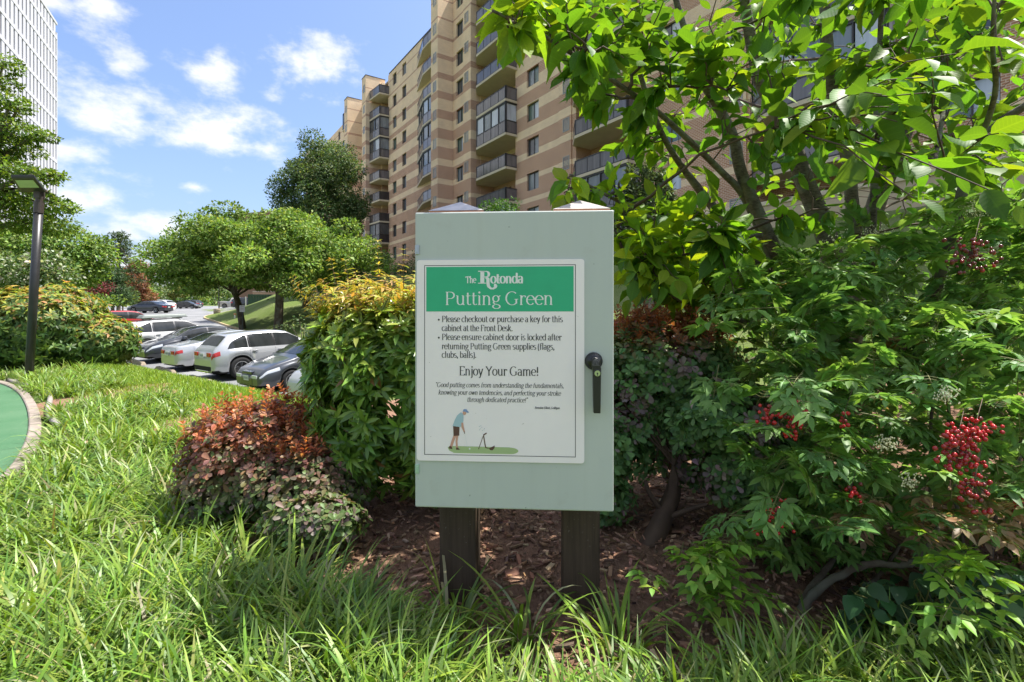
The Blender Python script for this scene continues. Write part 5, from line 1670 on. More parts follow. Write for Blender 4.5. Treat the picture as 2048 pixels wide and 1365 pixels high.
def scatter_clumps(c, r, n, cr, zmin=-1.0, squash=.7, core=.35):
    out = []
    d = sphere_dirs(n * 3); d = d[d[:, 2] > zmin][:n]
    for v in d:
        k = RNG.uniform(core, .98)
        q = RNG.uniform(.7, 1.35) * cr
        out.append((np.array(c) + v * np.array(r) * k, (q, q, q * squash)))
    return out
def tree(name, label, cat, base, trunk_h, trunk_r, clumps, per, size, pal, w=None, group=None, mat='leaf_far', lean=(0, 0), limbs=7, **kw):
    base = Vector(base)
    root = empty(name, base, 0, label, cat, group)
    V, C_ = crown(clumps, per, size, pal, w, **kw)
    emit(root, kw.get('tpl', T_CARD), V, C_, MAT[mat], 0, 'crown')
    top = base + Vector((lean[0], lean[1], trunk_h))
    m = MB()
    m.tube(smooth_line([base + Vector((0, 0, -1.0)), base + (top - base) * .5 + Vector((trunk_r * .4, 0, 0)), top], 4), list(np.linspace(trunk_r * 1.15, trunk_r * .7, 9)), 9)
    m.build('trunk', MAT['bark'], root, True, world=True)
    lines = []
    idx = RNG.choice(len(clumps), min(limbs, len(clumps)), replace=False)
    for i in idx:
        e = Vector(clumps[i][0]); s = base + (top - base) * RNG.uniform(.6, 1)
        mid = (s + e) / 2 + Vector((0, 0, .12 * (e - s).length))
        lines.append((smooth_line([s, mid, e], 4), list(np.linspace(trunk_r * .45, trunk_r * .1, 9))))
    if lines: tubes('branches', lines, MAT['bark'], root, 6, 'stuff')
    return root
def on_ground(px, d):
    x = (px - 1024) / F * d
    return Vector((x, d, gz1(x, d)))
BR = [(.13, .23, .04), (.18, .29, .05), (.10, .18, .04), (.27, .36, .10)]  # last, paler tone paints glints into the crowns
DG = [(.08, .14, .045), (.105, .17, .06), (.06, .11, .04), (.22, .26, .11)]
def spreading():
    b = P(556, 636, 33.0); d = 33.0
    c = P(560, 552, d)
    cl = [(q, r) for q, r in scatter_clumps((c.x - .6, d, c.z + .6), (7.6, 5.2, 3.9), 150, .95, -.4, .55, .5)]
    tree('spreading_tree', 'broad spreading bright green tree on the lawn island, trunk clear of the grass', 'tree', b, 2.6, .27, cl, 620, .19, BR, group='trees on the lawn island', limbs=12, flat=.3)
    b = P(486, 634, 37.0); d = 37.0
    c = P(462, 552, d)
    cl = scatter_clumps((c.x, d, c.z + .2), (3.9, 3.8, 2.7), 80, .85, -.4, .5, .5)
    tree('spreading_tree', 'lower light green tree with a leaning dark trunk behind the sign post', 'tree', b, 2.4, .22, cl, 620, .19, BR, group='trees on the lawn island', lean=(-1.0, 0), limbs=9, flat=.3)
    b = P(600, 624, 40.0); d = 40
    c = P(672, 530, d)
    cl = scatter_clumps((c.x, d, c.z), (2.6, 2.4, 2.0), 22, .95, -.6, .5)
    tree('spreading_tree', 'smaller dark green tree with drooping tiers beside the brick building', 'tree', b, 3.0, .24, cl, 480, .16, DG, group='trees on the lawn island', lean=(1.2, 0))
    b = on_ground(640, 50.0); d = 50
    c = P(640, 400, d)
    cl = scatter_clumps((c.x, d, c.z), (4.0, 4.0, 6.4), 90, 1.15, -1, .85, .5)
    tree('tall_dark_tree', 'tall dense dark green tree standing in front of the far end of the brick block', 'tree', b, 7.0, .4, cl, 460, .20, DG, [.34, .3, .2, .16], droop=.3)
spreading()
def left_side():
    d = 15.0
    b = on_ground(-60, d)
    cl = []
    for px, py, dd, rx in ((8, 122, 15, .45), (28, 140, 15, .3), (0, 165, 15, .55), (22, 205, 14.8, .55), (38, 215, 14.8, .35), (-20, 215, 15, .8), (30, 262, 15, .75), (70, 270, 15, .5), (98, 276, 15, .28), (-5, 290, 15, .8), (45, 300, 15.2, .6),
                           (10, 335, 14.8, .8), (62, 352, 14.6, .7), (98, 352, 14.6, .4), (122, 352, 14.6, .2), (20, 385, 15, .9), (75, 405, 15, .8), (118, 412, 15, .5), (140, 420, 15, .3), (30, 440, 15.3, 1.1), (-40, 400, 15, 1.2), (-60, 320, 15, 1.2), (-70, 240, 15, 1.1), (-50, 150, 15.5, .8), (95, 450, 15.4, .9)):
        q = P(px, py, dd); cl.append(((q.x, q.y, q.z), (rx, rx, rx * .34)))
    tree('layered_tree', 'green tree with flat layered branches at the left edge behind the lamp', 'tree', b, 5.5, .22, cl, 2600, .10, [(.12, .21, .03), (.16, .26, .035), (.22, .30, .045), (.085, .16, .03)], limbs=18, lean=(.3, 0), flat=.5)
    d = 19.0
    cl = []
    for px, py, dd, rx in ((30, 500, 19, 1.6), (90, 490, 19, 1.4), (150, 500, 19.5, 1.2), (190, 515, 20, .8), (120, 540, 19, 1.2), (60, 550, 18.5, 1.4), (0, 540, 19, 1.6), (165, 545, 20, .9), (-60, 500, 19, 1.8), (200, 490, 20, .5)):
        q = P(px, py, dd); cl.append(((q.x, q.y, q.z), (rx, rx, rx * .62)))
    tree('bushy_tree', 'rounded mid green tree behind the lamp pole, right of the layered tree', 'tree', on_ground(80, 19), 2.5, .2, cl, 1700, .13, BR, droop=.2)
    cl = []
    for px, py, dd, rx in ((60, 545, 13, .7), (95, 525, 13, .5), (120, 550, 13, .45), (30, 560, 13, .7), (5, 540, 13, .8), (85, 565, 13, .5)):
        q = P(px, py, dd); cl.append(((q.x, q.y, q.z), (rx, rx, rx * .6)))
    tree('white_flowering_dogwood', 'pale leaved dogwood with whitish blooms behind the orange-tipped nandina', 'tree', on_ground(60, 13), 1.2, .09, cl, 2600, .09, [(.11, .18, .05), (.45, .48, .38), (.16, .22, .08), (.07, .13, .035)], [.38, .22, .2, .2])
    cl = [((P(170, 580, 24).x, 24, P(170, 580, 24).z), (.95, .8, .42)), ((P(190, 572, 24).x, 24.3, P(190, 574, 24).z), (.7, .6, .3)), ((P(155, 586, 24).x, 24, P(155, 586, 24).z), (.6, .6, .3))]
    tree('red_maple', 'small dark red Japanese maple below the bushy tree', 'tree', on_ground(172, 24), 1.2, .07, cl, 1300, .09, [(.12, .022, .028), (.18, .03, .035), (.09, .02, .02)])
    cl = scatter_clumps(tuple(P(182, 607, 21)), (1.25, .9, .5), 12, .4, -.4)
    tree('green_shrub', 'rounded light green shrub under the red maple', 'shrub', on_ground(182, 21), .3, .05, cl, 1100, .08, BR)
    # nandina with orange tops
    for cx, cy, dd, r, n, lab in ((40, 655, 10.2, (1.35, .9, .78), 1900, 'large nandina with yellow and orange new leaves, left of the lamp pole'),
                                  (118, 640, 11.2, (.95, .8, .82), 1000, 'orange-topped nandina right behind the lamp pole'),
                                  (195, 680, 10.6, (.75, .65, .50), 950, 'lower nandina with orange tips beside the parked cars, right of the lamp')):
        c = P(cx, cy, dd); g = on_ground(cx, dd)
        rt = empty('nandina_bush', g, 0, lab, 'shrub', 'orange-tipped nandinas by the lamp')
        p, nn = ellipsoid_pts(n, (c.x, c.y, c.z), r, .6, -.8)
        p2, nn2 = ellipsoid_pts(n // 2, (c.x, c.y, g.z + .35), (r[0] * 1.0, r[1], .42), .7, -.9)
        p = np.concatenate([p, p2]); nn = np.concatenate([nn, nn2])
        p[:, 2] = np.maximum(p[:, 2], g.z + .05)
        V = rosettes(p, unit(nn + np.array((0, 0, .2))), 7, .105, T_LEAFLET, .9, .3)
        zz = (np.repeat(p[:, 2], 7) - c.z) / r[2] + RNG.normal(0, .25, len(V))
        w = np.clip((zz - .05) / .6, 0, 1)[:, None] * (RNG.random((len(V), 1)) < .62)
        grn = colmix(len(V), [(.10, .18, .04), (.13, .22, .045), (.07, .14, .04)]); org = colmix(len(V), [(.38, .38, .05), (.44, .34, .06), (.30, .38, .05), (.48, .26, .10)])
        emit(rt, T_LEAFLET, V, grn * (1 - w) + org * w, MAT['leaf'], 60, leaf='leaflet')
        tubes('canes', [([(g.x + RNG.normal(0, .25), g.y + RNG.normal(0, .2), g.z - .02), tuple(q)], [.012, .006]) for q in p[::90]], MAT['twig'], rt, 5, 'stuff')
    # conifers
    def needles(cl, per, size, pal): return cl, per, size, pal
    cl = []
    for k, (py, hw) in enumerate(((470, 5), (482, 14), (497, 24), (510, 18), (525, 30), (540, 26), (556, 34))):
        for sx in (-1, -.4, .5, 1):
            q = P(236 + sx * hw, py + RNG.normal(0, 3), 46); cl.append(((q.x, q.y + RNG.normal(0, .6), q.z), (.55, .55, .18)))
    tree('sparse_pine', 'thin dark pine with sparse tiers rising above the left shrubs', 'tree', on_ground(236, 46), 7.0, .16, cl, 700, .22, [(.05, .085, .03), (.07, .11, .04)], tpl=T_LANCE, limbs=20)
    cl = []
    for k in range(11):
        t = k / 10; q = P(222 + RNG.normal(0, 10), 540 + 60 * t, 42); cl.append(((q.x, q.y, q.z), (.9 + .8 * t, .9 + .7 * t, .5)))
    tree('feathery_pine', 'feathery green pine at the edge of the car park', 'tree', on_ground(224, 42), 2.0, .15, cl, 560, .24, [(.055, .11, .04), (.08, .14, .05), (.045, .085, .035)], tpl=T_LANCE)
    cl = scatter_clumps(tuple(P(284, 566, 74)), (2.8, 2.2, 2.9), 20, 1.0, -1)
    tree('copper_tree', 'orange-brown withered tree beside the feathery pine', 'tree', on_ground(284, 74), 2.0, .12, cl, 420, .28, [(.30, .13, .07), (.24, .11, .06), (.20, .13, .07)])
    for i, (px, py, dd, r, lab, pal) in enumerate(((312, 585, 118, (3.2, 2.5, 2.2), 'dark shrub behind the far white cars', DG), (350, 583, 126, (4.2, 3, 2.8), 'yellowish magnolia behind the far black sedan', [(.18, .20, .05), (.10, .14, .04), (.25, .24, .08)]),
                                                   (395, 580, 132, (4.0, 3, 3.0), 'green magnolia behind the far black sport utility car', BR), (430, 575, 134, (4.5, 3, 3.8), 'dark green tree at the far end of the car park', DG), (275, 588, 100, (3.5, 2.5, 2.0), 'green shrub left of the far white cars', BR),
                                                   (245, 600, 70, (2.4, 2, 1.2), 'bright yellow-green shrub in front of the navy sedan', [(.2, .26, .04), (.14, .2, .03)]))):
        q = P(px, py, dd)
        tree('far_shrub', lab, 'shrub', on_ground(px, dd), .8, .1, scatter_clumps((q.x, q.y, q.z), r, 14, min(r) * .45, -.6), 150, .4, pal, group='shrubs round the far car park')
left_side()
def right_background():
    q = P(1000, 412, 13.5); g = on_ground(1000, 13.5)
    tree('clipped_shrub', 'rounded dark green shrub showing just above the cabinet between the post caps', 'shrub', g, max(.6, q.z - g.z - .5), .06, scatter_clumps((q.x, q.y, q.z - .12), (.62, .5, .42), 16, .2, -1, .8), 2600, .06, [(.05, .12, .02), (.07, .16, .025)], limbs=5)
    cl = []
    st = []
    for px, py, dd, h in ((1262, 345, 7.0, 60), (1290, 330, 7.0, 75), (1305, 322, 7.1, 90), (1325, 350, 7.0, 70), (1270, 390, 6.9, 60), (1340, 385, 7, 50), (1300, 400, 6.9, 60), (1245, 395, 7, 40), (1352, 415, 7, 45), (1310, 440, 7, 40), (1280, 450, 7, 40), (1240, 450, 7, 40), (1350, 470, 7, 50)):
        for t in np.linspace(0, 1, 5):
            q = P(px + RNG.normal(0, 2), py + h * t, dd); cl.append(((q.x, q.y, q.z), (.055 + .05 * t, .055 + .05 * t, .10)))
    tree('mugo_pine', 'bushy pine with upright needle shoots behind the cherry leaves', 'tree', on_ground(1300, 7.0), 1.2, .08, cl, 18000, .07, [(.10, .15, .06), (.13, .18, .08), (.07, .11, .045)], tpl=T_LANCE, limbs=24, shell=.1)
    for i, (px, py, dd, r, lab) in enumerate(((800, 545, 55, (2.6, 1.6, 1.5), 'clipped dark hedge at the foot of the brick block'), (850, 540, 48, (2.4, 1.6, 1.6), 'dark hedge at the foot of the brick block, hidden partly by the cabinet'),
                                             (605, 655, 24, (1.3, .9, .45), 'low dark green ground-cover mound on the mulch behind the evergreen hedge'), (720, 560, 44, (2.4, 1.6, 1.6), 'dark shrub at the building corner behind the evergreen hedge'))):
        q = P(px, py, dd)
        tree('foundation_shrub', lab, 'shrub', on_ground(px, dd), .5, .06, scatter_clumps(tuple(q), r, 16, min(r) * .5, -.6), 420, .12, DG, group='shrubs along the brick block')
    # thicket that closes the view behind the nandina and barberry
    cl = []
    for k in range(46):
        px = RNG.uniform(1180, 2300); dd = RNG.uniform(3.8, 5.6); py = RNG.uniform(560, 900)
        q = P(px, py, dd); q.z = min(max(q.z, .3), 1.45 + .35 * (dd - 3.8)); r = RNG.uniform(.3, .5); cl.append(((q.x, q.y, q.z), (r, r, r * .8)))
    tree('laurel_thicket', 'dense dark evergreen thicket closing the view behind the nandina', 'shrub', on_ground(1700, 4.8), .6, .04, cl, 900, .075, [(.075, .165, .04), (.10, .21, .045), (.15, .26, .05)], mat='leaf', limbs=14)
right_background()
def far_wood():
    cl = []
    for px in np.arange(-500, 760, 24):
        dd = RNG.uniform(210, 260); q = P(px, 600 + RNG.normal(0, 4), dd); cl.append(((q.x, q.y, q.z), (RNG.uniform(6, 10), 5, RNG.uniform(5, 8))))
    V, C_ = crown(cl, 14, 1.5, DG + BR)
    N, K = V.shape[:2]
    fc = (T_CARD[1][None] + (np.arange(N) * K)[:, None, None]).reshape(-1, 4)
    tag(link('far_wood', np_mesh('far_wood', V.reshape(-1, 3), fc, MAT['leaf_far'], True, np.repeat(C_, K, 0))), kind='stuff')
far_wood()
# ------------------------------------------------------------------ cars: lofted bodies (local x = forward from the rear bumper, z up)
def lerp_list(L, x): return float(np.interp(x, [a for a, b in L], [b for a, b in L]))
SEDAN = dict(L=4.85, W=1.84, top=[(0, .62), (.04, .86), (.12, .98), (.75, 1.06), (.95, 1.10), (1.55, 1.36), (2.0, 1.44), (2.5, 1.45), (3.0, 1.38), (3.55, 1.10), (3.72, 1.02), (4.3, .90), (4.65, .76), (4.82, .60), (4.85, .52)],
             belt=[(0, .80), (.5, .90), (1.2, .97), (3.4, .94), (3.8, .90), (4.6, .72), (4.85, .5)], front=(2.78, 3.58), rear=(.95, 1.62), side=[(1.08, 1.55), (1.60, 2.36), (2.42, 3.46)], wheels=(1.02, 3.86), rw=.33)
SUV = dict(L=4.66, W=1.88, top=[(0, .72), (.03, .95), (.10, 1.08), (.22, 1.20), (.52, 1.52), (.62, 1.58), (1.2, 1.63), (2.2, 1.65), (2.7, 1.60), (3.3, 1.24), (3.42, 1.14), (4.1, 1.03), (4.45, .90), (4.62, .70), (4.66, .58)],
           belt=[(0, .95), (.3, 1.06), (1.0, 1.06), (3.2, 1.02), (3.6, .98), (4.4, .84), (4.66, .56)], front=(2.55, 3.30), rear=(.20, .56), side=[(.50, 1.18), (1.26, 2.12), (2.18, 3.12)], wheels=(.92, 3.79), rw=.385)
PICKUP = dict(L=5.6, W=1.95, top=[(0, .85), (.03, 1.20), (1.9, 1.22), (2.0, 1.30), (2.1, 1.80), (2.6, 1.88), (3.3, 1.86), (3.95, 1.38), (4.1, 1.25), (5.2, 1.15), (5.5, .95), (5.6, .7)],
              belt=[(0, 1.1), (2, 1.18), (3.9, 1.17), (5.3, 1.0), (5.6, .65)], front=(3.35, 3.98), rear=(1.98, 2.12), side=[(2.2, 2.9), (2.96, 3.8)], wheels=(1.15, 4.6), rw=.40)
def car(name, spec, label, cat, paint, loc, heading, group, rails=False, box=False, plate=None, cladding=False, detail=True, grille='paint_black', chrome_lip=False):
    """loc: rear centre on the ground; heading: angle of the forward axis"""
    M = MAT
    root = empty(name, loc, heading, label, cat, group)
    L, W = spec['L'], spec['W']; rw = spec['rw']; zb0 = .21 if spec is SEDAN else .26
    ra = rw * 1.10
    def hw(x):
        e = max(0, (abs(2 * x / L - 1) - .60) / .40)
        e2 = max(0, (abs(2 * x / L - 1) - .95) / .05)
        return W / 2 * (1 - .15 * e ** 2 - .10 * e2 ** 2)
    def zbot(x):
        z = zb0 + (.07 if x < .25 or x > L - .25 else 0)
        for xw in spec['wheels']:
            if abs(x - xw) < ra: z = max(z, rw + math.sqrt(ra * ra - (x - xw) ** 2))
        return z
    def sec(x):
        h = hw(x); zt = lerp_list(spec['top'], x); zl = min(lerp_list(spec['belt'], x), zt - .03); zb = min(zbot(x), zl - .05); g = zt - zl
        k = min(1, g / .6)
        wr = h * (.955 - .27 * k)
        mid = h * .955 * .45 + wr * .55 + .012 * k
        return [(h * .93, zb), (h * .975, zb + .05 * min(1, (zl - zb) / .3)), (h, zb + .42 * (zl - zb)), (h * .992, zb + .70 * (zl - zb)), (h * .975, zb + .90 * (zl - zb)), (h * .945, zl),
                (mid, zl + .5 * g), (wr, zl + .86 * g), (wr * .90, zl + .965 * g), (wr * .5, zt), (0, zt + .012)]
    xs = np.unique(np.concatenate([np.linspace(0, L, 60), [.015, .04, .08, L - .015, L - .04, L - .08], *[np.linspace(w - ra, w + ra, 17) for w in spec['wheels']]]))
    rows = []
    for x in xs:
        s = sec(x)
        rows.append([(x, y, z) for y, z in s] + [(x, -y, z) for y, z in s[-2::-1]])
    V = np.array(rows)
    body_me = grid_mesh('body', V, M[paint])
    body = link('body', body_me, root)
    caps = MB(); n = V.shape[1]
    caps.add([tuple(v) for v in V[0]], [tuple(range(n))]); caps.add([tuple(v) for v in V[-1]], [tuple(range(n - 1, -1, -1))])
    # flat floor closes the underside
    caps.m = 1; caps.box(.1, L - .1, -W * .42, W * .42, zb0 + .0, zb0 + .02)
    for xw in spec['wheels']: caps.box(xw - ra, xw + ra, -W * .30, W * .30, zb0 + .02, zb0 + .6)
    caps.build('end_panels', [M[paint], M['rubber']], body)
    def pt(x, i):
        s = sec(x); i = max(0, min(20, i))
        sg = 1 if i <= 10 else -1
        j = i if i <= 10 else 20 - i
        a = int(min(j, 9)); f = j - a
        y = s[a][0] * (1 - f) + s[a + 1][0] * f; z = s[a][1] * (1 - f) + s[a + 1][1] * f
        return np.array((x, sg * y, z))
    def patch(nm, mat, x0, x1, i0, i1, parent=body, off=.007, nx=9, ni=7, taper=False):
        G = np.array([[pt(x0 + (x1 - x0) * a / (nx - 1), i0 + (i1 - i0) * b / (ni - 1) * (max(.03, (a / (nx - 1)) ** .55) if taper else 1)) for b in range(ni)] for a in range(nx)])
        du = np.gradient(G, axis=0); dv = np.gradient(G, axis=1)
        nn = unit(np.cross(du, dv))
        c = np.array((L / 2, 0, .7)); sgn = np.sign(((G - c) * nn).sum(-1).mean())
        me = grid_mesh(nm, G + nn * off * (sgn or 1), M[mat])
        return link(nm, me, parent)
    f0, f1 = spec['front']; patch('windscreen', 'car_glass', f0 + .04, f1 - .03, 7.7, 12.3, nx=12, ni=11)
    r0, r1 = spec['rear']; patch('rear_window', 'car_glass', r0 + .03, r1 - .02, 7.8, 12.2, nx=12, ni=11)
    for q, (a, b) in enumerate(spec['side']):
        for i0, i1 in ((5.15, 7.05), (14.85, 12.95)):
            patch('side_window', 'car_glass', a, b, i0, i1, taper=(q == 0))
            if q: patch('pillar', 'paint_black', a - .062, a - .002, i0, i1, off=.005, nx=3)
    if detail:
        for a, b in spec['side'][-2:]:
            for i0, i1 in ((1.1, 5.0), (18.9, 15.0)): patch('door_seam', 'ink', a - .035, a - .027, i0, i1, off=.003, nx=2)
            for sg in (1, -1):
                h = MB(); x = a + .05; z = lerp_list(spec['belt'], x) - .10; y = sg * (hw(x) * .985)
                h.box(x, x + .20, min(y, y + sg * .03), max(y, y + sg * .03), z, z + .035); h.build('door_handle', M[paint], body, bevel=.008)
        for sg in (1, -1):
            h = MB(); x = spec['side'][-1][1] - .08; z = lerp_list(spec['belt'], x); y = sg * (hw(x) * .95)
            h.box(x - .06, x + .12, min(y, y + sg * .22), max(y, y + sg * .22), z - .02, z + .13, (.02, .02)); h.build('mirror', M[paint], body, bevel=.03)
    if cladding:
        for i0, i1 in ((.0, 1.0), (20, 19)): patch('cladding', 'rubber', .02, L - .02, i0, i1, off=.006, nx=80)
    # lamps
    hz = lerp_list(spec['belt'], L - .45) - .08; tz = lerp_list(spec['belt'], .2)
    for i0, i1 in ((3.6, 4.9), (16.4, 15.1)):
        patch('headlight', 'head_lamp', L - .62, L - .05, i0, i1, off=.006, ni=4)
        patch('tail_light', 'tail_lamp', .02, .26 if spec is not PICKUP else .12, i0 - (.2 if i0 < 10 else -.2), i1, off=.006, ni=4)
    hy = hw(.0)
    for sg in (1, -1):
        m = MB(); y0, y1 = sorted((sg * hy * .55, sg * hy * .93)); m.box(-.012, .02, y0, y1, tz - .17, tz - .03); m.build('tail_light', M['tail_lamp'], body, bevel=.01)
        m = MB(); y0, y1 = sorted((sg * hy * .52, sg * hy * .96)); m.box(L - .02, L + .012, y0, y1, .50, .60); m.build('fog_lamp', M['head_lamp'], body, bevel=.01)
    m = MB(); m.box(L - .03, L + .008, -hy * .55, hy * .55, .30, .50); m.build('grille', M[grille], body, bevel=.01)
    m = MB(); m.box(L - .25, L - .02, -hy * .45, hy * .45, .60, .70); m.build('upper_grille', M['paint_black'], body, bevel=.02)
    if chrome_lip:
        m = MB(); m.box(-.02, .03, -hy * .7, hy * .7, .30, .37); m.build('rear_lip', M['chrome'], body, bevel=.01)
    if cladding:
        m = MB(); m.box(-.015, .05, -hy * .98, hy * .98, .36, .52); m.build('rear_bumper', M['rubber'], body, bevel=.015)
    for x, zz in ((-.018, tz - .22), (L + .012, .42)):
        m = MB(); m.box(x - .004, x + .006, -.16, .16, zz, zz + .16); p = m.build('number_plate', M['plate'], body, bevel=.004)
        k = MB(); xx = x - .0055 if x < 0 else x + .0075
        for q in range(6): k.add([(xx, -.125 + q * .043, zz + .045), (xx, -.10 + q * .043, zz + .045), (xx, -.10 + q * .043, zz + .115), (xx, -.125 + q * .043, zz + .115)], [(0, 1, 2, 3)])
        k.build('plate_mark', plain('plate_mark', (.16, .19, .27), .5), p)
    # wheels
    for xw in spec['wheels']:
        for sg in (1, -1):
            y = sg * (W / 2 - .115)
            Mx = Matrix.Translation((xw, y, rw)) @ Matrix.Rotation(R(90) * (-sg), 4, 'X')
            m = MB(); m.lathe([(rw * .60, -.10), (rw * .94, -.10), (rw, -.06), (rw, .06), (rw * .94, .10), (rw * .66, .105), (rw * .62, .08)], 28, Mx)
            wh = m.build('wheel', M['rubber'], root, True)
            m = MB(); m.lathe([(rw * .63, .02), (rw * .655, .10), (rw * .60, .092), (rw * .57, .03), (rw * .1, .03)], 28, Mx)
            for q in range(5):
                a = q * 2 * math.pi / 5 + .3
                for da in (-.11, .11):
                    c = [(math.cos(a + da * s_) * r_, math.sin(a + da * s_) * r_) for r_, s_ in ((rw * .12, 2.2), (rw * .60, .75), (rw * .60, 1.45), (rw * .12, 3.2))]
                    vs = [Mx @ Vector((p[0], p[1], h)) for h in (.045, .085) for p in c]
                    m.add(vs, [(0, 1, 2, 3), (7, 6, 5, 4), (0, 4, 5, 1), (1, 5, 6, 2), (2, 6, 7, 3), (3, 7, 4, 0)])
            m.lathe([(rw * .13, .03), (rw * .13, .085), (rw * .08, .095)], 12, Mx)
            m.build('rim', M['rim'], wh)
    if rails:
        for sg in (1, -1):
            m = MB(); xs_ = np.linspace(spec['rear'][1] + .15, spec['front'][0] - .1, 8)
            ps = [tuple(pt(x, 8.3 if sg > 0 else 11.7) + np.array((0, 0, .055))) for x in xs_]
            ps = [tuple(np.array(ps[0]) - (0.05, 0, .06))] + ps + [tuple(np.array(ps[-1]) + (.05, 0, -.06))]
            m.tube(ps, .016, 6); m.build('roof_rail', M['dark_metal'], body, True)
    if box:
        m = MB(); zt = max(b for a, b in spec['top']) + .09
        m.box(.9, 2.9, -.42, .42, zt, zt + .16, (.12, .06)); m.build('roof_box', plain('roof_box', (.20, .23, .22), .45, var=.1), body, bevel=.04, seg=3)
        m = MB()
        for x in (1.2, 2.5): m.box(x, x + .06, -.62, .62, zt - .05, zt - .004)
        m.build('cross_bar', M['dark_metal'], body)
    return root
def cars():
    TH = R(38)
    a = np.array((math.sin(TH), math.cos(TH)))
    head = math.atan2(a[1], a[0])
    G = 'cars parked in the near row'
    def near(k, off=0.0):
        p = ROW0 + ROWD * k - a * off * -1
        return p
    def put(name, spec, label, cat, paint, k, rear_first, off=0.0, **kw):
        p = near(k, off)
        if rear_first: loc, h = p, head
        else: loc, h = p + a * spec['L'], head + math.pi
        zc = gz1(*(p + a * spec['L'] * .5)) + .012
        z0, z1 = gz1(*(p + a * .9)), gz1(*(p + a * (spec['L'] - .9)))
        r = car(name, spec, label, cat, paint, (loc[0], loc[1], zc), h, G, **kw)
        pit = -math.atan2(z1 - z0, spec['L'] - 1.8) * (1 if rear_first else -1)
        r.rotation_euler = (0, pit, h)
        dz = zc - (zc - math.sin(-pit) * spec['L'] / 2)
        r.location.z = zc - math.sin(-pit) * spec['L'] / 2
        return r
    put('parked_car', SUV, 'silver hatch-backed sport utility car parked tail first, dark lower bumper', 'car', 'paint_silver', .35, True, cladding=True, chrome_lip=True)
    put('parked_car', SEDAN, 'silver sedan parked tail first between the dark sedan and the silver sport utility car', 'car', 'paint_silver', 3.65, True)
    put('parked_car', SEDAN, 'dark blue-grey sedan parked nose first beside the orange-tipped nandina', 'car', 'paint_dark', 7.0, False)
    w = put('parked_car', dict(SUV, L=4.95, W=1.93), 'white sport utility car with a roof box, furthest left of the near row', 'car', 'paint_white', 10.1, True, rails=True, box=True)
    put('parked_car', SEDAN, 'dark grey sedan parked nose first, nearest the evergreen hedge', 'car', 'paint_grey', -2.95, False)
    put('parked_car', PICKUP, 'pale silver pickup mostly hidden behind the evergreen hedge', 'truck', 'paint_silver', -5.9, False, off=.1)
    # the far row
    def far(name, spec, label, cat, paint, px, d, heading, group='cars in the far part of the car park', **kw):
        x = (px - 1024) / F * d
        return car(name, spec, label, cat, paint, (x, d, gz1(x, d) + .014), heading, group, detail=False, **kw)
    far('far_car', SEDAN, 'navy sedan seen side-on across the car park lane', 'car', 'paint_navy', 338, 62, R(176))
    far('far_car', SEDAN, 'white sedan parked just behind the navy sedan', 'car', 'paint_white', 342, 68, R(172))
    far('far_car', SUV, 'white sport utility car behind the white sedan', 'car', 'paint_white', 345, 76, R(170))
    far('far_car', SEDAN, 'black sedan facing right in the far row', 'car', 'paint_black', 345, 96, R(8))
    far('far_car', SUV, 'black sport utility car at the right end of the far row', 'car', 'paint_black', 401, 100, R(172))
    far('far_pickup', PICKUP, 'silver pickup truck parked by the green enclosure', 'truck', 'paint_tan', 440, 84, R(4))
    far('far_car', SUV, 'dark compact sport utility car beside the green enclosure', 'car', 'paint_black', 463, 70, R(20))
    far('red_car', SUV, 'red car showing its roof behind the nandina at the left', 'car', 'paint_red', 172, 34, R(50), 'cars in the far part of the car park')
    # wheel stops
    for k, lab in enumerate(('concrete wheel stop under the tail of the silver sport utility car', 'concrete wheel stop under the tail of the silver sedan', 'concrete wheel stop under the nose of the dark blue-grey sedan', 'concrete wheel stop at the left end of the near row', 'concrete wheel stop under the nose of the dark grey sedan', 'concrete wheel stop beside the evergreen hedge')):
        kk = (.35, 3.65, 7.0, 10.1, -2.95, -5.9)[k]
        p = ROW0 + ROWD * kk + ROWN * .10
        h = math.atan2(ROWD[1], ROWD[0])
        r = empty('wheel_stop', (p[0], p[1], gz1(*p) + .01), h, lab, 'wheel stop', 'concrete wheel stops')
        z0, z1 = gz1(*(p - ROWD * .85)), gz1(*(p + ROWD * .85)); r.rotation_euler[1] = -math.atan2(z1 - z0, 1.7)
        m = MB(); m.box(-.92, .92, -.11, .11, 0, .14, (.12, .05)); m.build('block', MAT['kerb_stone'], r, bevel=.02)
        m = MB()
        for x in (-.6, .6): m.lathe([(.018, .13), (.018, .152), (.01, .156)], 8, Matrix.Translation((x, 0, 0)))
        m.build('anchor_pin', MAT['dark_metal'], r)
MAT['kerb_stone'] = plain('kerb_stone', (.27, .22, .165), .92, var=.3, scale=7, bump=.4)
cars()
def bay_lines():
    """white stall lines between the near cars"""
    wm = plain('line_paint', (.55, .53, .50), .8, var=.3, scale=12)
    a = np.array((math.sin(R(38)), math.cos(R(38))))
    for k in (-4.4, -1.3, 2.0, 5.3, 8.55):
        p = ROW0 + ROWD * k
        t = np.linspace(.6, 5.4, 12)
        V = np.array([[(p[0] + a[0] * q + ROWD[0] * e, p[1] + a[1] * q + ROWD[1] * e) for e in (-.05, .05)] for q in t])
        Z = gz(V[..., 0], V[..., 1]) + .03
        tag(link('stall_line', grid_mesh('stall_line', np.dstack([V, Z]), wm)), kind='structure')
bay_lines()
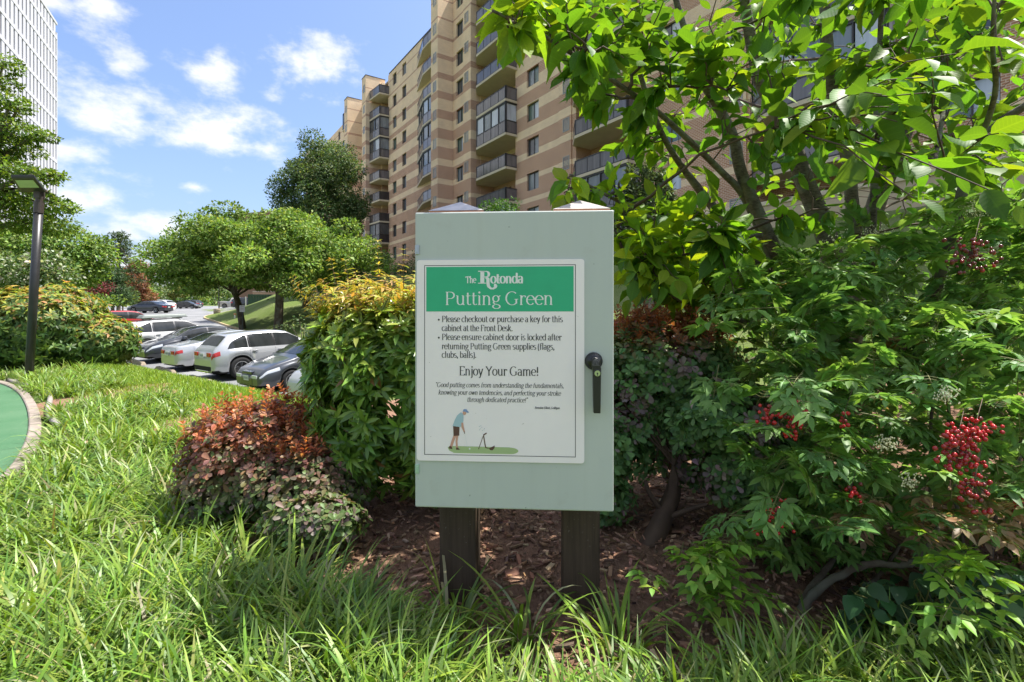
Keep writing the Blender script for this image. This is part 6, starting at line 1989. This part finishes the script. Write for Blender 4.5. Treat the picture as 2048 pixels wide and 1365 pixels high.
# ------------------------------------------------------------------ lamp, signs, boxes
def lamp():
    d = 7.9
    b = P(57, 763, d); t = P(77, 424, d)
    root = empty('lamp_post', b, 0, 'black slim lamp post with a tilted flat floodlight beside the putting green', 'lamp post')
    def w(m, nm, mat, parent=root, **k): return m.build(nm, mat, parent, world=(parent is root), **k)
    m = MB(); m.tube([b + Vector((0, 0, -.1)), b + (t - b) * .55, t], [.057, .057, .057], 20); m.build('pole', MAT['dark_metal'], root, True, world=True)
    dv = (t - b).normalized()
    bronze = plain('lamp_bronze', (.075, .058, .055), .45, .3)
    m = MB(); m.tube([t - dv * .02, t + dv * .15], .064, 20); m.build('collar', bronze, root, False, world=True)
    m = MB(); m.tube([t + dv * .15, t + dv * .24], .048, 16); m.build('bracket', bronze, root, False, world=True)
    c = t + dv * .22
    m = MB()
    for sg in (-1, 1): m.box(c.x - .05, c.x + .05, c.y + sg * .04 - .012, c.y + sg * .04 + .012, c.z - .02, c.z + .14)
    m.build('knuckle', bronze, root, world=True, bevel=.01)
    A = [P(22, 357, 7.42), P(69, 357, 7.42), P(92, 386, 7.9), P(42, 386, 7.9)]
    up = Vector((0, -.12, 1)).normalized() * .055
    m = MB(); v = A + [p + up for p in A]
    m.add(v, [(3, 2, 1, 0), (4, 5, 6, 7), (0, 1, 5, 4), (1, 2, 6, 5), (2, 3, 7, 6), (3, 0, 4, 7)])
    hd = m.build('lamp_head', MAT['dark_metal'], root, world=True, bevel=.012)
    lens = [A[0].lerp(A[2], .1), A[1].lerp(A[3], .1), A[1].lerp(A[2], .62).lerp(A[0].lerp(A[3], .62), .1), A[0].lerp(A[3], .62).lerp(A[1].lerp(A[2], .62), .1)]
    m = MB(); dn = -up.normalized() * .004
    m.add([p + dn for p in lens], [(3, 2, 1, 0)]); m.build('lens', plain('lamp_lens', (.45, .55, .40), .35, 0, .5, var=.1, scale=40), hd)  # lens colour carries the green reflection on its underside
    m = MB(); m.box(-.26, .30, -.2, .22, -.15, .045); m.build('footing', MAT['concrete'], root, bevel=.03)
lamp()
def site_things():
    g = on_ground(485, 31.0)
    r = empty('sign_post', g, 0, 'black post with a small white parking sign on the lawn island edge', 'sign')
    m = MB(); m.box(-.03, .03, -.03, .03, -.1, 2.0); m.build('pole', MAT['dark_metal'], r)
    m = MB(); m.box(-.16, .16, -.045, -.034, 1.72, 2.12); pl = m.build('plate', plain('sign_pale', (.55, .54, .54), .5, var=.1, scale=20), r)
    m = MB()
    for k in range(3): m.add([(-.11, -.047, 2.03 - k * .1), (.11, -.047, 2.03 - k * .1), (.11, -.047, 2.06 - k * .1), (-.11, -.047, 2.06 - k * .1)], [(0, 1, 2, 3)])
    m.build('print', plain('sign_print', (.32, .20, .20), .5), pl)
    g = on_ground(470, 44.0)
    r = empty('bollard', g, 0, 'white marker post with an orange top on the lawn island', 'bollard')
    m = MB(); m.box(-.06, .06, -.06, .06, -.1, .78); m.build('shaft', plain('bollard_white', (.68, .67, .63), .6), r, bevel=.01)
    m = MB(); m.box(-.08, .08, -.08, .08, .78, .92); m.build('head', plain('bollard_orange', (.6, .25, .12), .6), r, bevel=.01)
    g = on_ground(434, 56.0)
    r = empty('stone_bollard', g, 0, 'tan concrete bollard at the tip of the lawn island', 'bollard')
    m = MB(); m.lathe([(.34, -.1), (.34, .72), (.30, .80), (.0, .82)], 20); m.build('shaft', MAT['kerb_stone'], r, True)
    m = MB(); m.lathe([(.36, .62), (.36, .68)], 20); m.build('band', MAT['concrete'], r)
    g = on_ground(438, 60.0)
    r = empty('light_pole', g, 0, 'thin dark pole rising at the tip of the lawn island', 'pole')
    m = MB(); m.lathe([(.07, -.1), (.05, 3.4), (.07, 3.42), (.07, 3.5)], 10); m.build('shaft', MAT['dark_metal'], r, True)
    m = MB(); m.lathe([(.16, 0), (.16, .06), (.09, .12)], 12); m.build('foot', MAT['dark_metal'], r)
    # green timber enclosure
    g = on_ground(496, 62.0)
    r = empty('enclosure', g, R(24), 'dark green board enclosure beside the parked compact car', 'enclosure')
    gm = plain('green_boards', (.035, .075, .045), .7, var=.2, scale=4)
    bm_ = MB(); bm_.box(0, .29, 0, .05, 0, 1.75); me = bm_.mesh('board', gm)
    for i in range(9): link('board', me, r, (i * .3, 0, .05))
    bm_ = MB(); bm_.box(0, .05, 0, .29, 0, 1.75); me = bm_.mesh('board', gm)
    for i in range(8): link('board', me, r, (-.02, .05 + i * .3, .05)); link('board', me, r, (2.7, .05 + i * .3, .05))
    m = MB(); m.box(-.05, 2.75, -.05, 0, 1.6, 1.7); m.box(-.05, 2.75, -.05, 0, .2, .3); m.build('rail', gm, r)
    m = MB(); m.box(-.3, -.18, -.1, .02, 0, 1.5); o = m.build('gate_post', plain('post_white', (.66, .64, .60), .6), r)
    g = on_ground(540, 95.0)
    r = empty('garden_wall', g, R(10), 'tan brick garden wall seen under the spreading tree', 'wall')
    m = MB(); m.box(-3, 4.5, 0, .4, -.3, 1.8); m.build('wall', plain('tan_brick', (.50, .33, .20), .9, var=.12, scale=3), r)
    m = MB(); m.box(-3.05, 4.55, -.05, .45, 1.8, 1.95); m.build('coping', MAT['slab'], r)
site_things()
